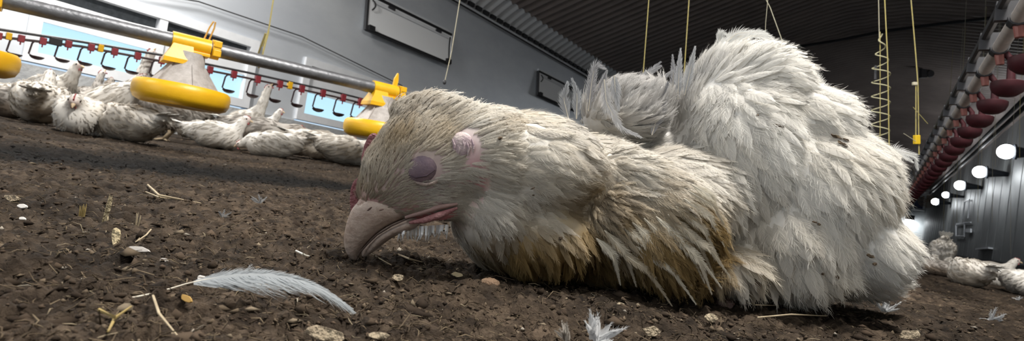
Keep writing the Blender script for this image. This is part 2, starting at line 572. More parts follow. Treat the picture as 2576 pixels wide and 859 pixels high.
# ------------------------------------------------------------------ air inlet flaps high on the left wall
def inlet(name, pa, pb, ptop, label):
    """pa, pb: lower left / lower right pixel, ptop: upper left pixel"""
    t_out = T_L - 0.09
    a, b2 = st(on_t(*pa, t_out)), st(on_t(*pb, t_out))
    zt = st(on_t(*ptop, T_L - 0.03))[2]
    s0, s1 = a[0], b2[0]
    z0 = (a[2] + b2[2]) / 2
    root = prop(empty(name, H((s0 + s1) / 2, T_L, z0)), label, 'air inlet', 'air inlet flaps under the left eave')
    top = np.array([0, T_L - 0.03, zt]); bot = np.array([0, t_out, z0])
    d = bot - top; d = d / np.linalg.norm(d)
    dirv = LAT * d[1] + np.array([0, 0, d[2]])
    nrm = np.cross(AX, dirv)
    L_ = np.linalg.norm(bot - top)
    mid = H((s0 + s1) / 2, (top[1] + bot[1]) / 2, (top[2] + bot[2]) / 2)
    hw = (s1 - s0) / 2
    B().obox(mid, AX, dirv, nrm, hw, L_ / 2, 0.012).build('flap', mat('bright_white_plastic', (0.93, 0.95, 0.97), 0.4), root)
    for sg in (-1, 1):
        B().obox(mid + AX * sg * (hw + 0.01), AX, dirv, nrm, 0.014, L_ / 2 + .01, 0.02).build('edge_strip', IRON if sg < 0 else WHITE, root)
    B().obox(mid + dirv * (L_ / 2), AX, dirv, nrm, hw, 0.014, 0.022).build('edge_strip', BLACK, root)
    B().obox(mid - dirv * (L_ / 2), AX, dirv, nrm, hw, 0.016, 0.025).build('edge_strip', BLACK, root)
    B().obox(mid - dirv * (L_ / 2 - .06) - nrm * 0.02, AX, dirv, nrm, hw * .9, 0.02, 0.012).build('stiffener', WHITE, root)
    B().hbox(s0, s1, T_L - 0.03, T_L, zt, zt + 0.05).build('hinge_rail', WHITE, root)
    for sg in (-1, 1):
        c = mid + AX * sg * (hw - 0.05) + dirv * (L_ / 2 - 0.02)
        B().obox(c - nrm * 0.02, AX, dirv, nrm, 0.04, 0.03, 0.03).build('corner_cap', BLACK, root)
        pts = []
        for q in range(7):
            u = q / 6
            pts.append(mid + AX * sg * (hw - 0.04 - 0.03 * math.sin(u * 3.1)) - dirv * (L_ * 0.5 - 0.05 - u * L_ * (0.3 if sg < 0 else 0.75)) - nrm * (0.03 + 0.02 * math.sin(u * 3.1)))
        B().tube(pts, 0.009, 6).build('bracket_arm', BLACK, root)
    for sg in (-.55, .6):
        B().obox(mid + AX * sg * hw - dirv * (L_ * .38) - nrm * 0.03, AX, dirv, nrm, 0.05, 0.012, 0.02).build('latch', IRON, root)
    return root
inlet('air_inlet', (920, 80), (1131, 156), (950, -2), 'large white air inlet flap with black edges, nearer of two on the left wall')
inlet('air_inlet', (1352, 243), (1446, 276), (1374, 190), 'smaller looking white air inlet flap, the farther of two, just behind the grey ruffled feathers')

# thin cable strung along the wall
cpts = [on_t(px, py, T_L - 0.05) for px, py in ((120, -60), (500, 4), (760, 92), (1012, 216))]
prop(B().tube(cpts, 0.006, 6).build('wall_cable', IRON), 'thin dark cable strung along the left wall above the windows', 'cable')

# ------------------------------------------------------------------ feeder line
Z1, Z2 = 1.9, 2.40
pa, pb = P(482, 112, Z1), P(968, 227, Z2)
PD = (pb - pa); PITCHLEN = np.linalg.norm(PD); PD = PD / PITCHLEN
PR = 0.0265
prop(B().tube([pa - PD * 2.2, pb + PD * 3.5], PR, 20).build('feed_pipe', PIPE, smooth=True),
     'grey steel feed pipe carrying the yellow pan feeders', 'pipe')
PLAT = np.cross(np.array([0, 0, 1.0]), PD); PLAT /= np.linalg.norm(PLAT)
PUP = np.cross(PD, PLAT)

def feeder(c, label, pin):
    """c: point of the pipe axis over the pan"""
    root = prop(empty('pan_feeder', c - np.array([0, 0, 0.218])), label, 'feeder', 'yellow pan feeders on the feed pipe')
    Zv = np.array([0, 0, 1.0])
    base = c + np.array([0, 0, -0.218])
    R0 = 0.156
    prof = [(0.10, -0.012), (R0 - 0.030, -0.016), (R0 - 0.010, -0.006), (R0 - 0.002, 0.012), (R0, 0.036), (R0 - 0.004, 0.052), (R0 - 0.012, 0.060),
            (R0 - 0.022, 0.058), (R0 - 0.030, 0.045), (R0 - 0.05, 0.010), (0.06, 0.002)]
    B().lathe(base, prof, 56).build('pan', YELLOW, root, smooth=True)
    cone = [(0.112, 0.040), (0.110, 0.052), (0.102, 0.066), (0.086, 0.088), (0.070, 0.112), (0.060, 0.128), (0.054, 0.142), (0.048, 0.185)]
    co = B().lathe(base, cone, 48).build('hopper_cone', HOPPER, root, smooth=True)
    for k in range(6):
        an = k * math.pi / 3 + 0.3
        x = np.array([math.cos(an), math.sin(an), 0]); y = np.array([-math.sin(an), math.cos(an), 0])
        B().prism([base + x * r + Zv * z for r, z in ((0.108, 0.05), (0.118, 0.055), (0.078, 0.112), (0.058, 0.142), (0.054, 0.138))], y * 0.002).build('rib', HOPPER, co)
    # yellow sleeve round the pipe, drop chute, end collar, lock pin
    B().lathe(c - PD * 0.062, [(PR + .001, 0), (PR + 0.0055, 0.0), (PR + 0.0055, 0.122), (PR + .001, 0.122)], 28, axis=PD).build('sleeve', YELLOW, root, smooth=True)
    dr = B()
    f0, f1 = -0.074, 0.0
    sec = lambda u0, u1, z, hw: [c + PD * u0 - PLAT * hw + Zv * z, c + PD * u1 - PLAT * hw + Zv * z, c + PD * u1 + PLAT * hw + Zv * z, c + PD * u0 + PLAT * hw + Zv * z]
    secs = [sec(-0.058, 0.004, -0.012, 0.030), sec(-0.066, 0.006, -0.035, 0.040), sec(-0.080, 0.003, -0.066, 0.052), sec(-0.082, -0.002, -0.082, 0.052)]
    for a, b2 in zip(secs[:-1], secs[1:]):
        dr.add(a + b2, [(0, 1, 5, 4), (1, 2, 6, 5), (2, 3, 7, 6), (3, 0, 4, 7)])
    dr.add(secs[0], [(0, 3, 2, 1)]); dr.add(secs[-1], [(0, 1, 2, 3)])
    dr.build('chute', YELLOW, root)
    B().obox(c + PD * 0.028 - Zv * 0.031, PD, PLAT, PUP, 0.032, 0.034, 0.006).build('chute_lip', YELLOW, root, bevel=0.002)
    B().lathe(c + PD * 0.064, [(PR + .001, 0), (PR + 0.010, 0.0), (PR + 0.010, 0.026), (PR + .001, 0.026)], 24, axis=PD).build('collar', YELLOW, root)
    for z in (0.018, -0.016):
        B().obox(c + PD * 0.079 - PLAT * (PR + 0.004) + PUP * z, PD, PLAT, PUP, 0.013, 0.009, 0.012).build('collar_lug', YELLOW, root, bevel=0.002)
    q = c + PD * 0.046 + PUP * (PR + 0.002)
    tilt = PD * 0.012
    if pin == 'wire':
        pts = [q - PD * .010, q - PD * .006 + Zv * .05 + tilt * .6, q - PD * .002 + Zv * .074 + tilt, q + PD * .005 + Zv * .074 + tilt, q + PD * .009 + Zv * .05 + tilt * .6, q + PD * .006]
        B().tube(pts, 0.0028, 8).build('lock_pin', mat('amber_wire', (0.62, 0.33, 0.05), 0.4), root, smooth=True)
    else:
        B().prism([q - PD * .010, q - PD * .008 + Zv * .035, q + PD * .004 + Zv * .064, q + PD * .008 + Zv * .06, q + PD * .012 + Zv * .03, q + PD * .010], PLAT * 0.006).build('lock_pin', YELLOW, root)
    return root
feeder(pa, 'yellow pan feeder with grey cone hopper, whole pan in view above the crowd of hens', 'wire')
feeder(pb, 'yellow pan feeder partly hidden by the resting hen\'s head', 'flag')
kk = min(np.linspace(0.5, 1.3, 200), key=lambda k_: abs(project(pa - PD * PITCHLEN * k_)[0] + 100))
feeder(pa - PD * PITCHLEN * kk, 'yellow pan feeder cut off by the left edge of the photo', 'wire')

# ------------------------------------------------------------------ cords
def to_roof(pts):
    """carry the upper end of a cord on to the ceiling"""
    a, b2 = np.asarray(pts[0]), np.asarray(pts[1])
    d = (a - b2) / np.linalg.norm(a - b2)
    p = a.copy()
    for _ in range(400):
        s_, t_, z_ = st(p)
        if z_ > float(roof_z(np.array([s_]), np.array([min(t_, T_L - .36)]))[0]) - 0.03: break
        p = p + d * 0.02
        if _ > 60: d = d * .9 + np.array([0, 0, .1]); d = d / np.linalg.norm(d)
    return [p] + list(pts)
def cord(name, pts, r, m, label, group=None):
    return prop(B().tube(pts if name == 'twig_cord' else to_roof(pts), r * .62, 6).build(name, m), label, 'cord', group)
zz = 2.12
q = P(654, 150, zz)
strap = prop(empty('suspension_strap', q), 'yellow strap looped round the feed pipe between the two feeders', 'strap')
B().tube(to_roof([P(692, -30, zz), P(676, 75, zz), P(660, 118, zz)]), 0.0030, 6).build('upper_cord', CORD, strap)
B().tube([P(676, 78, zz - .03), P(662, 130, zz - .035), P(655, 166, zz - .03), P(651, 170, zz), P(648, 140, zz + .035), P(668, 84, zz)], 0.0036, 6).build('loop', CORD, strap)
cord('hanging_cord', [P(1160, -20, 3.4), P(1136, 130, 3.4), P(1119, 205, 3.4)], 0.0045, CORDP, 'pale cord with a small weight hanging beside the nearer air inlet')
prop(B().ball(P(1118, 207, 3.4), RIGHT * .012, FWD * .012, UP * .016).build('cord_weight', IRON), 'small dark weight at the end of the cord beside the air inlet', 'weight')
cord('hanging_cord', [P(1633, -10, 3.0), P(1617, 200, 3.0)], 0.0040, CORD, 'yellowish cord hanging above the grey neck ruff, left of a similar pair')
cord('hanging_cord', [P(1734, -10, 3.0), P(1720, 200, 3.0)], 0.0045, CORD, 'yellowish cord hanging straight above the ruffled shoulder feathers')
cord('hanging_cord', [P(1922, -10, 2.6), P(1937, 18, 2.6), P(1992, 170, 2.6)], 0.0030, CORDP, 'slanting thin cord just right of the curled top feather')
cord('hanging_cord', [P(1926, 60, 3.1), P(1923, 150, 3.1)], 0.0022, CORDP, 'short faint cord behind the curled top feather')
cord('hanging_cord', [P(2210, -10, 2.6), P(2212, 95, 2.6)], 0.0030, CORDP, 'pale cord ending at the top of the coiled hose')
cord('hanging_cord', [P(2225, -10, 2.5), P(2233, 150, 2.5), P(2237, 390, 2.5)], 0.0040, CORD, 'yellow cord hanging just right of the coiled hose')
ck = prop(empty('clipped_cord', P(2306, 370, 2.5)), 'yellow cord with a bright yellow clip at its lower end', 'cord')
B().tube(to_roof([P(2291, -10, 2.5), P(2303, 130, 2.5), P(2309, 210, 2.5), P(2312, 390, 2.5)]), 0.0024, 6).build('long_strand', CORD, ck)
B().tube([P(2304, 208, 2.5), P(2304, 345, 2.5)], 0.0022, 6).build('short_strand', CORD, ck)
B().obox(P(2306, 352, 2.5), RIGHT, FWD, UP, 0.012, 0.010, 0.022).build('clip', mat('bright_yellow', (0.75, 0.50, 0.02), 0.5), ck, bevel=0.003)
B().obox(P(2301, 211, 2.5), RIGHT, FWD, UP, 0.010, 0.007, 0.008).build('knot', CORDP, ck, bevel=0.003)
cord('twig_cord', [P(2273, 336, 2.48), P(2304, 356, 2.48)], 0.0022, CORDP, 'short loose strand crossing left of the yellow clip')
cord('twig_cord', [P(2297, 270, 2.48), P(2334, 312, 2.48)], 0.0022, CORD, 'short loose strand crossing right of the clipped cord')
# coiled hose
zc = 2.7
coil = prop(empty('coiled_hose', P(2213, 360, zc)), 'pale yellowish coiled hose hanging below the ceiling', 'hose')
pts = []
for k in range(150):
    u = k / 149
    px, py = 2222 - 8 * u, 85 + 285 * u
    rad = 0.005 + 0.035 * min(1, u * 3.2)
    an = u * 8.0 * 2 * math.pi
    pts.append(P(px - 5 + 6 * u, py, zc) + rad * (math.cos(an) * RIGHT + math.sin(an) * FWD))
B().tube(pts, 0.0030, 6).build('coil', mat('pale_hose', (0.50, 0.47, 0.30), 0.5), coil, smooth=True)
B().tube([P(2214, 80, zc), P(2214, 370, zc)], 0.0020, 6).build('inner_cord', CORD, coil)
B().tube([P(2203, 165, zc), P(2202, 200, zc)], 0.006, 6).build('sleeve', IRON, coil)

# ceiling pipe and bracket
def roof_at(px, py, drop=0.08):
    d = ray(px, py)
    lo, hi = 0.5, 60.0
    for _ in range(60):
        m_ = (lo + hi) / 2
        p = CAM + m_ * d
        s_, t_, z_ = st(p)
        rz = float(roof_z(np.array([0.0]), np.array([t_]))[0])
        if z_ > rz - drop: hi = m_
        else: lo = m_
    return CAM + lo * d
prop(B().tube([roof_at(*q) for q in ((1700, 152), (1940, 128), (2100, 103), (2215, 80), (2350, 62), (2480, 47), (2600, 34))], 0.028, 8).build('ceiling_pipe', BLACK),
     'black conduit running across under the ribbed ceiling', 'pipe')
br = prop(empty('ceiling_bracket', roof_at(2330, 190)), 'small dark bracket with a pulley fixed under the ceiling', 'bracket')
q = roof_at(2322, 180)
zq = (q - CAM) @ FWD
B().obox(q, RIGHT, FWD, UP, zq / F * 7, .04, zq / F * 16).build('plate', IRON, br)
B().lathe(P(2338, 186, zq) - FWD * .05, [(zq / F * 8, 0), (zq / F * 10, .03), (zq / F * 8, .06)], 16, axis=FWD).build('pulley', IRON, br)
B().obox(P(2331, 188, zq), RIGHT, FWD, UP, zq / F * 10, .02, zq / F * 3).build('axle', IRON, br)

# ------------------------------------------------------------------ left drinker line
T_D = 3.3
top_px = [(-40, 68), (0, 74), (205, 105), (415, 140), (620, 182), (840, 231), (980, 266)]
low_px = [(-40, 88), (0, 93), (205, 117), (400, 153), (620, 196), (840, 243), (980, 276)]
dl = prop(empty('nipple_drinker_line', on_t(400, 153, T_D)), 'drinker line with red nipples and dark hanging cups in front of the windows', 'drinker line')
B().tube([on_t(*q, T_D) for q in top_px], 0.007, 6).build('support_rail', IRON, dl)
B().tube([on_t(*q, T_D) for q in low_px], 0.0065, 6).build('water_tube', mat('brown_tube', (0.06, 0.035, 0.035), 0.5), dl)
def lerp_row(row, x):
    for (x0, y0), (x1, y1) in zip(row[:-1], row[1:]):
        if x0 <= x <= x1: return y0 + (y1 - y0) * (x - x0) / (x1 - x0)
    return row[-1][1]
NIP = [-4, 53, 108, 172, 229, 288, 346, 407, 468, 528, 588, 648, 704, 759, 812, 863, 906]
sc_ = 1.0
for x in NIP:
    c = on_t(x, lerp_row(low_px, x), T_D)
    zz_ = (c - CAM) @ FWD
    u = zz_ / F      # metres per pixel there
    e = AX
    Zv = np.array([0, 0, 1.0])
    n = B().obox(c + Zv * u * 2, e, LAT, Zv, u * 6.5, 0.011, u * 9).build('nipple', REDP, dl, bevel=0.003)
    B().tube([c - Zv * u * 5, c - Zv * u * 14], u * 1.6, 6).build('nipple_pin', REDP, n)
    B().tube([c - e * u * 3, c - e * u * 15 - Zv * u * 3, c - e * u * 19 - Zv * u * 9, c - e * u * 22 - Zv * u * 36, c - e * u * 14 - Zv * u * 41], u * 2.0, 6).build('cup_arm', CUPD, dl)
    cu = B()
    cc = c - e * u * 6 - Zv * u * 40
    cu.lathe(cc - Zv * u * 7, [(u * 4, 0), (u * 10, u * 2), (u * 14, u * 6), (u * 14.5, u * 8), (u * 12.5, u * 8), (u * 8, u * 4)], 18)
    cu.build('drip_cup', CUPD, dl, smooth=True)
for x, m_ in ((22, YELLOW), (253, YELLOW), (729, YELLOW), (140, BLACK)):
    c = on_t(x, lerp_row(low_px, x) - 4, T_D)
    u = ((c - CAM) @ FWD) / F
    k = 12 if m_ is BLACK else 5.5
    B().obox(c, AX, LAT, (0, 0, 1), u * k, 0.013, u * 9).build('rail_clip', m_, dl, bevel=0.003)

# ------------------------------------------------------------------ right drinker line
import itertools
RT, RH, RS0, RSP = -0.20, 0.60, 1.10, 0.215   # lateral, height of the tube, first cup, spacing
rl = prop(empty('cup_drinker_line', H(2.0, RT, RH)), 'grey drinker tube with a row of dark red cups receding on the right', 'drinker line')
def seg(s0, s1, t, z, r, name, m, n=14):
    return B().tube([H(s0, t, z), H(s1, t, z)], r, n).build(name, m, rl, smooth=True)
seg(-5, 24, RT + 0.030, RH + 0.030, 0.010, 'support_rail', IRON, 8)
ncup = 34
for k in range(ncup):
    s = RS0 + k * RSP
    if k < 40:
        seg(s + 0.012, s + RSP - 0.012, RT, RH, 0.0155, 'tube_section', PVC, 12 if k < 10 else 8)
    B().tube([H(s - 0.016, RT, RH), H(s + 0.016, RT, RH)], 0.019, 12).build('joint', IRON, rl)
    B().obox(H(s, RT + .018, RH + .018), AX, LAT, (0, 0, 1), 0.008, 0.022, 0.022).build('hanger', IRON, rl)
    nb = B().tube([H(s, RT - .002, RH - 0.014), H(s, RT - .006, RH - 0.042)], [0.010, 0.008], 10).build('nipple', mat('coral_plastic', (0.24, 0.08, 0.065), 0.5), rl)
    arm = B().tube([H(s, RT - 0.012, RH - 0.012), H(s, RT - 0.026, RH - 0.030), H(s, RT - 0.030, RH - 0.085)], [0.008, 0.0075, 0.009], 10).build('cup_arm', DRED, rl, smooth=True)
    cu = B()
    c = H(s, RT - 0.026, RH - 0.125)
    cu.lathe(c, [(0.006, 0), (0.018, 0.003), (0.030, 0.013), (0.0345, 0.026), (0.0345, 0.036), (0.031, 0.038), (0.026, 0.020), (0.010, 0.010)], 22)
    cu.build('cup', DRED, rl, smooth=True)
seg(RS0 + ncup * RSP, 24, RT, RH, 0.016, 'tube_section', PVC, 8)
seg(-5, RS0 - .01, RT, RH, 0.0155, 'tube_section', PVC, 12)

# right eave conduit: two parallel bars, bent towards the end wall
T_E = T_R + 0.95
e0, e1 = on_t(2600, 226, T_E), on_t(2342, 478, T_E)
ec = prop(empty('eave_conduit', e0), 'pair of dark parallel conduits below the right eave, bending at the far end', 'conduit')
dz = np.array([0, 0, 0.10])
far1 = P(2312, 486, ((e1 - CAM) @ FWD) * 1.02); far2 = P(2296, 506, ((e1 - CAM) @ FWD) * 1.04)
for k in (0, 1):
    B().tube([e0 + (e0 - e1) * 0.3 - dz * k * 1.6, e0 - dz * k * 1.6, e1 - dz * k * 1.6, far1 - dz * k * 1.6, far2 - dz * k * 1.6], 0.035, 8).build('conduit_bar', mat('dull_conduit', (0.06, 0.06, 0.058), 0.85), ec)

# ------------------------------------------------------------------ lamps on the right wall
T_B = T_R + 0.55
def wall_lamp(px, py, rpx, label, power):
    c = on_t(px, py, T_B)
    z = (c - CAM) @ FWD
    r = rpx * z / F
    root = prop(empty('wall_lamp', c), label, 'lamp', 'lit wall lamps on the right')
    out = -LAT * 1.0
    B().ball(c, AX * r, LAT * r, np.array([0, 0, r]), 20, 12).build('bulb', BULB, root, smooth=True)
    B().lathe(c + out * r * 0.7, [(r * .75, 0), (r * 0.8, r * .5), (r * 0.7, 0.14), (r * 0.3, 0.5)], 18, axis=out).build('housing', LAMPM, root, smooth=True)
    B().lathe(c + out * (r * .5), [(r * .6, 0), (r * 1.05, 0.05), (r * 1.1, 0.08)], 18, axis=out + np.array([0, 0, .1])).build('shade', LAMPM, root)
    d = bpy.data.lights.new('lamp_light', 'POINT'); d.energy = power; d.color = (0.93, 0.97, 1.0); d.shadow_soft_size = r * 1.05
    lo = bpy.data.objects.new('lamp_light', d); lo.location = c + LAT * r * 1.6 + np.array([0, 0, -.05]); COL.objects.link(lo)
    lo.parent = root; lo.matrix_parent_inverse = root.matrix_world.inverted()
wall_lamp(2531, 382, 18, 'large glowing round wall lamp, nearest and highest of the row on the right', 14)
wall_lamp(2465, 433, 14.5, 'glowing round wall lamp, second from the near end of the row', 14)
wall_lamp(2415, 467, 11.5, 'glowing round wall lamp, third from the near end of the row', 14)
wall_lamp(2379, 491, 7.5, 'small glowing wall lamp, fourth in the row, beside the cord', 14)
wall_lamp(2353, 508, 8, 'small glowing wall lamp, last in the row, right of the round fan', 12)
# lamp on the end wall
def on_s(px, py, s):
    d = ray(px, py); return CAM + d * ((s - CAM @ AX) / (d @ AX))
S_E = S1 - 0.4
c = on_s(2289, 548, S_E)
u = ((c - CAM) @ FWD) / F
el = prop(empty('end_wall_lamp', c), 'downward flood lamp on the far end wall casting a bright glow', 'lamp')
B().obox(c, LAT, AX, (0, 0, 1), u * 9, .2, u * 6).build('housing', LAMPM, el)
B().obox(c - np.array([0, 0, u * 7.5]) + AX * .02, LAT, AX, (0, 0, 1), u * 8, .17, u * 1.5).build('lens', BULB, el)
area('end_wall_lamp_light', c - np.array([0, 0, u * 10]) - AX * .3, c + AX * 1.2 - np.array([0, 0, 1.5]), 0.5, 26, (0.93, 0.98, 1.0))
# circulation fan
q = on_s(2331, 506, S1 - 6)
u = ((q - CAM) @ FWD) / F
fn = prop(empty('circulation_fan', q), 'round caged fan in a white square box below the lamps', 'fan')
bx = on_s(2312, 508, S1 - 6)
for sx, sz, hx, hz in ((-11, 0, 2.0, 21), (11, 0, 2.0, 21), (0, 20, 13, 2.0), (0, -20, 13, 2.0)):
    B().obox(bx - LAT * u * sx + np.array([0, 0, u * sz]), -LAT, AX, (0, 0, 1), u * hx, u * 5, u * hz).build('box_side', WHITE, fn)
B().obox(bx + AX * u * 4, -LAT, AX, (0, 0, 1), u * 9, u * 1, u * 18).build('box_back', mat('deep_blue_back', (0.05, 0.07, 0.16), 0.6), fn)  # dark blue back panel of the fan box
for k in range(5):
    rr = u * (17 - k * 3.2)
    pts = [q + rr * (math.cos(a_ * math.pi / 12) * -LAT + math.sin(a_ * math.pi / 12) * np.array([0, 0, 1.0])) - AX * u * (4 + k) for a_ in range(25)]
    B().tube(pts, u * 0.9, 5).build('cage_ring', mat('tan_wire', (0.38, 0.30, 0.22), 0.5), fn)
for k in range(4):
    a_ = k * math.pi / 4
    v = math.cos(a_) * -LAT + math.sin(a_) * np.array([0, 0, 1.0])
    B().tube([q - v * u * 17 - AX * u * 4, q - AX * u * 8, q + v * u * 17 - AX * u * 4], u * 0.8, 5).build('cage_spoke', MATS['tan_wire'], fn)
    B().obox(q + v * u * 6, v, AX, np.cross(v, AX), u * 8, u * .6, u * 2.5).build('blade', IRON, fn)
# boards along the far wall
for k, x in enumerate((2254, 2268, 2282, 2296)):
    q = on_s(x, 631, S1 - 0.5); u = ((q - CAM) @ FWD) / F
    b_ = B().obox(np.array([q[0], q[1], 0.0]) + np.array([0, 0, u * 13 - .02]), -LAT, AX, (0, 0, 1), u * 4.6, .03, u * 13)
    prop(b_.build('white_board', WHITE, bevel=0.01), 'white upright board at the far wall foot, %s of four from left' % ('first', 'second', 'third', 'last')[k], 'board', 'white boards along the far wall')
# small white sign plates and rods on the right wall
def wallpt(px, py, t=T_R + 0.06): return on_t(px, py, t)
def plate_frame(name, x0, y0, x1, y1, label):
    root = prop(empty(name, wallpt(x0, y1)), label, 'frame')
    for (a, b2) in (((x0, y0), (x1, y0 - 2)), ((x1, y0 - 2), (x1, y1)), ((x1, y1), (x0, y1)), ((x0, y1), (x0, y0))):
        B().tube([wallpt(*a), wallpt(*b2)], 0.022, 6).build('rail', WHITE, root)
    return root
fr_ = plate_frame('hatch_frame', 2405, 566, 2426, 595, 'pale open hatch frame on the grey right wall above the hens')
B().tube([wallpt(2406, 564), wallpt(2442, 560)], 0.022, 6).build('rail', WHITE, fr_)
sg = B().prism([wallpt(*p_) for p_ in ((2428, 577), (2443, 576), (2443, 586), (2428, 585))], LAT * 0.02).build('sign_plate', WHITE)
prop(sg, 'tiny pale sign plate beside the hatch frame', 'sign')
fr2 = prop(empty('door_frame', wallpt(2422, 545)), 'tall narrow pale frame on the right wall below the lamps', 'frame')
for a, b2 in (((2421, 552), (2427, 508)), ((2427, 508), (2438, 503)), ((2435, 550), (2438, 503))):
    B().tube([wallpt(*a), wallpt(*b2)], 0.022, 6).build('rail', WHITE, fr2)
prop(B().prism([wallpt(*p_) for p_ in ((2459, 626), (2492, 623), (2492, 627), (2459, 630))], LAT * 0.05).build('wall_shelf', WHITE), 'thin pale ledge on the right wall behind the sitting hens', 'shelf')
# faint cords on the right
for k, (x, y0, y1, zz_) in enumerate(((2408, 480, 560, 9), (2470, 290, 470, 6), (2505, 310, 420, 6), (2461, 450, 560, 8), (2417, 352, 480, 7), (2400, 490, 570, 9), (2375, 520, 590, 10), (2497, 455, 560, 7), (2543, 470, 640, 7), (2566, 320, 400, 5))):
    cord('thin_cord', [P(x, y0 - 60, zz_), P(x - 1, y1, zz_)], zz_ / F * 0.55, CORDP if k % 3 else CORD, 'thin cord hanging before the right wall lamps, %s from the left of ten' % ('third', 'sixth', 'eighth', 'fifth', 'fourth', 'second', 'first', 'seventh', 'ninth', 'last')[k], 'thin cords on the right')

# unseen ceiling lamps above the frame; left and rear ones are added fill
for k, (s_, t_, z_, e_) in enumerate(LAMPS):
    lp = prop(empty('unseen_ceiling_lamp', H(s_, t_, z_)), ('long unseen ceiling lamp above the resting hen', 'long ceiling lamp added to light the left wall and hens', 'long ceiling lamp added as fill over the left aisle behind the camera', 'long ceiling lamp added as fill over the right aisle behind the camera')[k], 'lamp', 'unseen ceiling lamps')
    B().hbox(s_ - .65, s_ + .65, t_ - .09, t_ + .09, z_ + .02, z_ + .08).build('housing', WHITE, lp, bevel=.01)
    B().tube([H(s_ - .6, t_, z_ - .005), H(s_ + .6, t_, z_ - .005)], 0.02, 10).build('tube', BULB, lp)
    zr = float(roof_z(np.array([s_]), np.array([t_]))[0])
    for sg_ in (-.5, .5):
        B().tube([H(s_ + sg_, t_, z_ + .08), H(s_ + sg_, t_, zr - .02)], 0.006, 6).build('suspension_wire', IRON, lp)

# ------------------------------------------------------------------ plumage tools
def unit(a):
    return a / (np.linalg.norm(a, axis=-1, keepdims=True) + 1e-12)

def barbs(Pp, Nn, Dd, L, W, lift, curl, K, col, bw, fluff=0.12, rng=RNG, tipfade=None, shape='body', vane=0.36):
    """feathers as rows of barb ribbons -> verts, tris, colours. One row per feather in the arrays."""
    n = len(Pp)
    S = unit(np.cross(Nn, Dd))
    Dl = Dd * np.cos(lift)[:, None] + Nn * np.sin(lift)[:, None]
    t = (np.arange(K) + 0.5) / K
    t = np.clip(t[None, :] + rng.normal(0, 0.3 / K, (n, K)), 0.01, 0.995)
    VV, CC = [], []
    for sg in (-1, 1):
        base = Pp[:, None, :] + L[:, None, None] * (t[..., None] * Dl[:, None, :] - (curl[:, None] * t ** 2)[..., None] * Nn[:, None, :])
        T = unit(Dl[:, None, :] - 2 * (curl[:, None] * t)[..., None] * Nn[:, None, :])
        Sx = S[:, None, :] + 0 * T
        Mn = unit(np.cross(Sx, T))
        ph = np.radians(40 - 26 * t + rng.normal(0, 8, (n, K)))
        if shape == 'body':
            wl_ = np.minimum(1, (t + 0.10) * 2.4) * np.clip(1.12 - t, 0, 1) ** 0.45
        else:
            wl_ = np.minimum(1, t * 5 + .15) * np.clip(1.05 - t, 0, 1) ** 0.6
        ln = W[:, None] * wl_ * (1 + rng.normal(0, 0.18, (n, K)))
        Bd = T * np.cos(ph)[..., None] + sg * Sx * np.sin(ph)[..., None] + Mn * rng.normal(0, fluff, (n, K))[..., None]
        Bd = unit(Bd)
        wv = unit(np.cross(Mn, Bd)) * (bw if np.isscalar(bw) else bw[:, None, None])
        mid = base + Bd * ln[..., None] * 0.55
        jit = rng.normal(0, 1, (n, K, 3)) * (ln * fluff * 0.5)[..., None]
        end = base + Bd * ln[..., None] * 0.95 + T * (ln * 0.22)[..., None] + jit - Mn * (ln * 0.06)[..., None]
        v = np.stack([base - wv, base + wv, mid - wv * .85, mid + wv * .85, end], 2)
        VV.append(v.reshape(-1, 3))
        c = col[:, None, None, :] * (1 + rng.normal(0, 0.05, (n, K, 1, 1)))
        c = np.broadcast_to(c, (n, K, 5, 3)).copy()
        if tipfade is not None:
            c[:, :, 4, :] *= tipfade
        CC.append(c.reshape(-1, 3))
    # rachis ribbon
    R = 4
    tr = np.linspace(0, 0.97, R)
    rp = Pp[:, None, :] + L[:, None, None] * (tr[None, :, None] * Dl[:, None, :] - (curl[:, None] * tr[None, :] ** 2)[..., None] * Nn[:, None, :])
    bwa = (bw if not np.isscalar(bw) else np.full(n, bw))
    wr = S[:, None, :] * (bwa[:, None, None] * 0.8) * (1.1 - tr)[None, :, None]
    up_ = Nn[:, None, :] * (bwa[:, None, None] * 0.8)
    rv = np.stack([rp - wr + up_, rp + wr + up_], 2).reshape(-1, 3)
    tv = np.array([.03, .25, .5, .72, .90]); wvp = np.array([.45, 1, 1.0, .8, .22])
    vp = Pp[:, None, :] + L[:, None, None] * (tv[None, :, None] * Dl[:, None, :] - (curl[:, None] * tv[None, :] ** 2)[..., None] * Nn[:, None, :]) - Nn[:, None, :] * (bwa[:, None, None] * .6)
    hwv = (W * vane)[:, None, None] * wvp[None, :, None] * S[:, None, :]
    dn = Nn[:, None, :] * (W * .10)[:, None, None]
    vv = np.stack([vp - hwv - dn, vp, vp + hwv - dn], 2).reshape(-1, 3)
    nb = 2 * n * K
    i = np.arange(nb) * 5
    tris = np.concatenate([np.stack([i, i + 1, i + 3], -1), np.stack([i, i + 3, i + 2], -1), np.stack([i + 2, i + 3, i + 4], -1)])
    o = nb * 5
    rr = (np.arange(n)[:, None] * (2 * R) + 2 * np.arange(R - 1)[None, :]).ravel() + o
    tris = np.concatenate([tris, np.stack([rr, rr + 1, rr + 3], -1), np.stack([rr, rr + 3, rr + 2], -1)])
    VV.append(rv)
    CC.append(np.repeat(np.clip(col * .97, 0, .95), 2 * R, axis=0))
    if vane:
        o2 = o + len(rv)
        for i_ in range(4):
            for j_ in range(2):
                q0 = np.arange(n) * 15 + i_ * 3 + j_ + o2
                tris = np.concatenate([tris, np.stack([q0, q0 + 1, q0 + 4], -1), np.stack([q0, q0 + 4, q0 + 3], -1)])
        VV.append(vv)
        CC.append(np.repeat(col, 15, axis=0))
    return np.concatenate(VV), tris, np.clip(np.concatenate(CC), 0.003, 0.95)

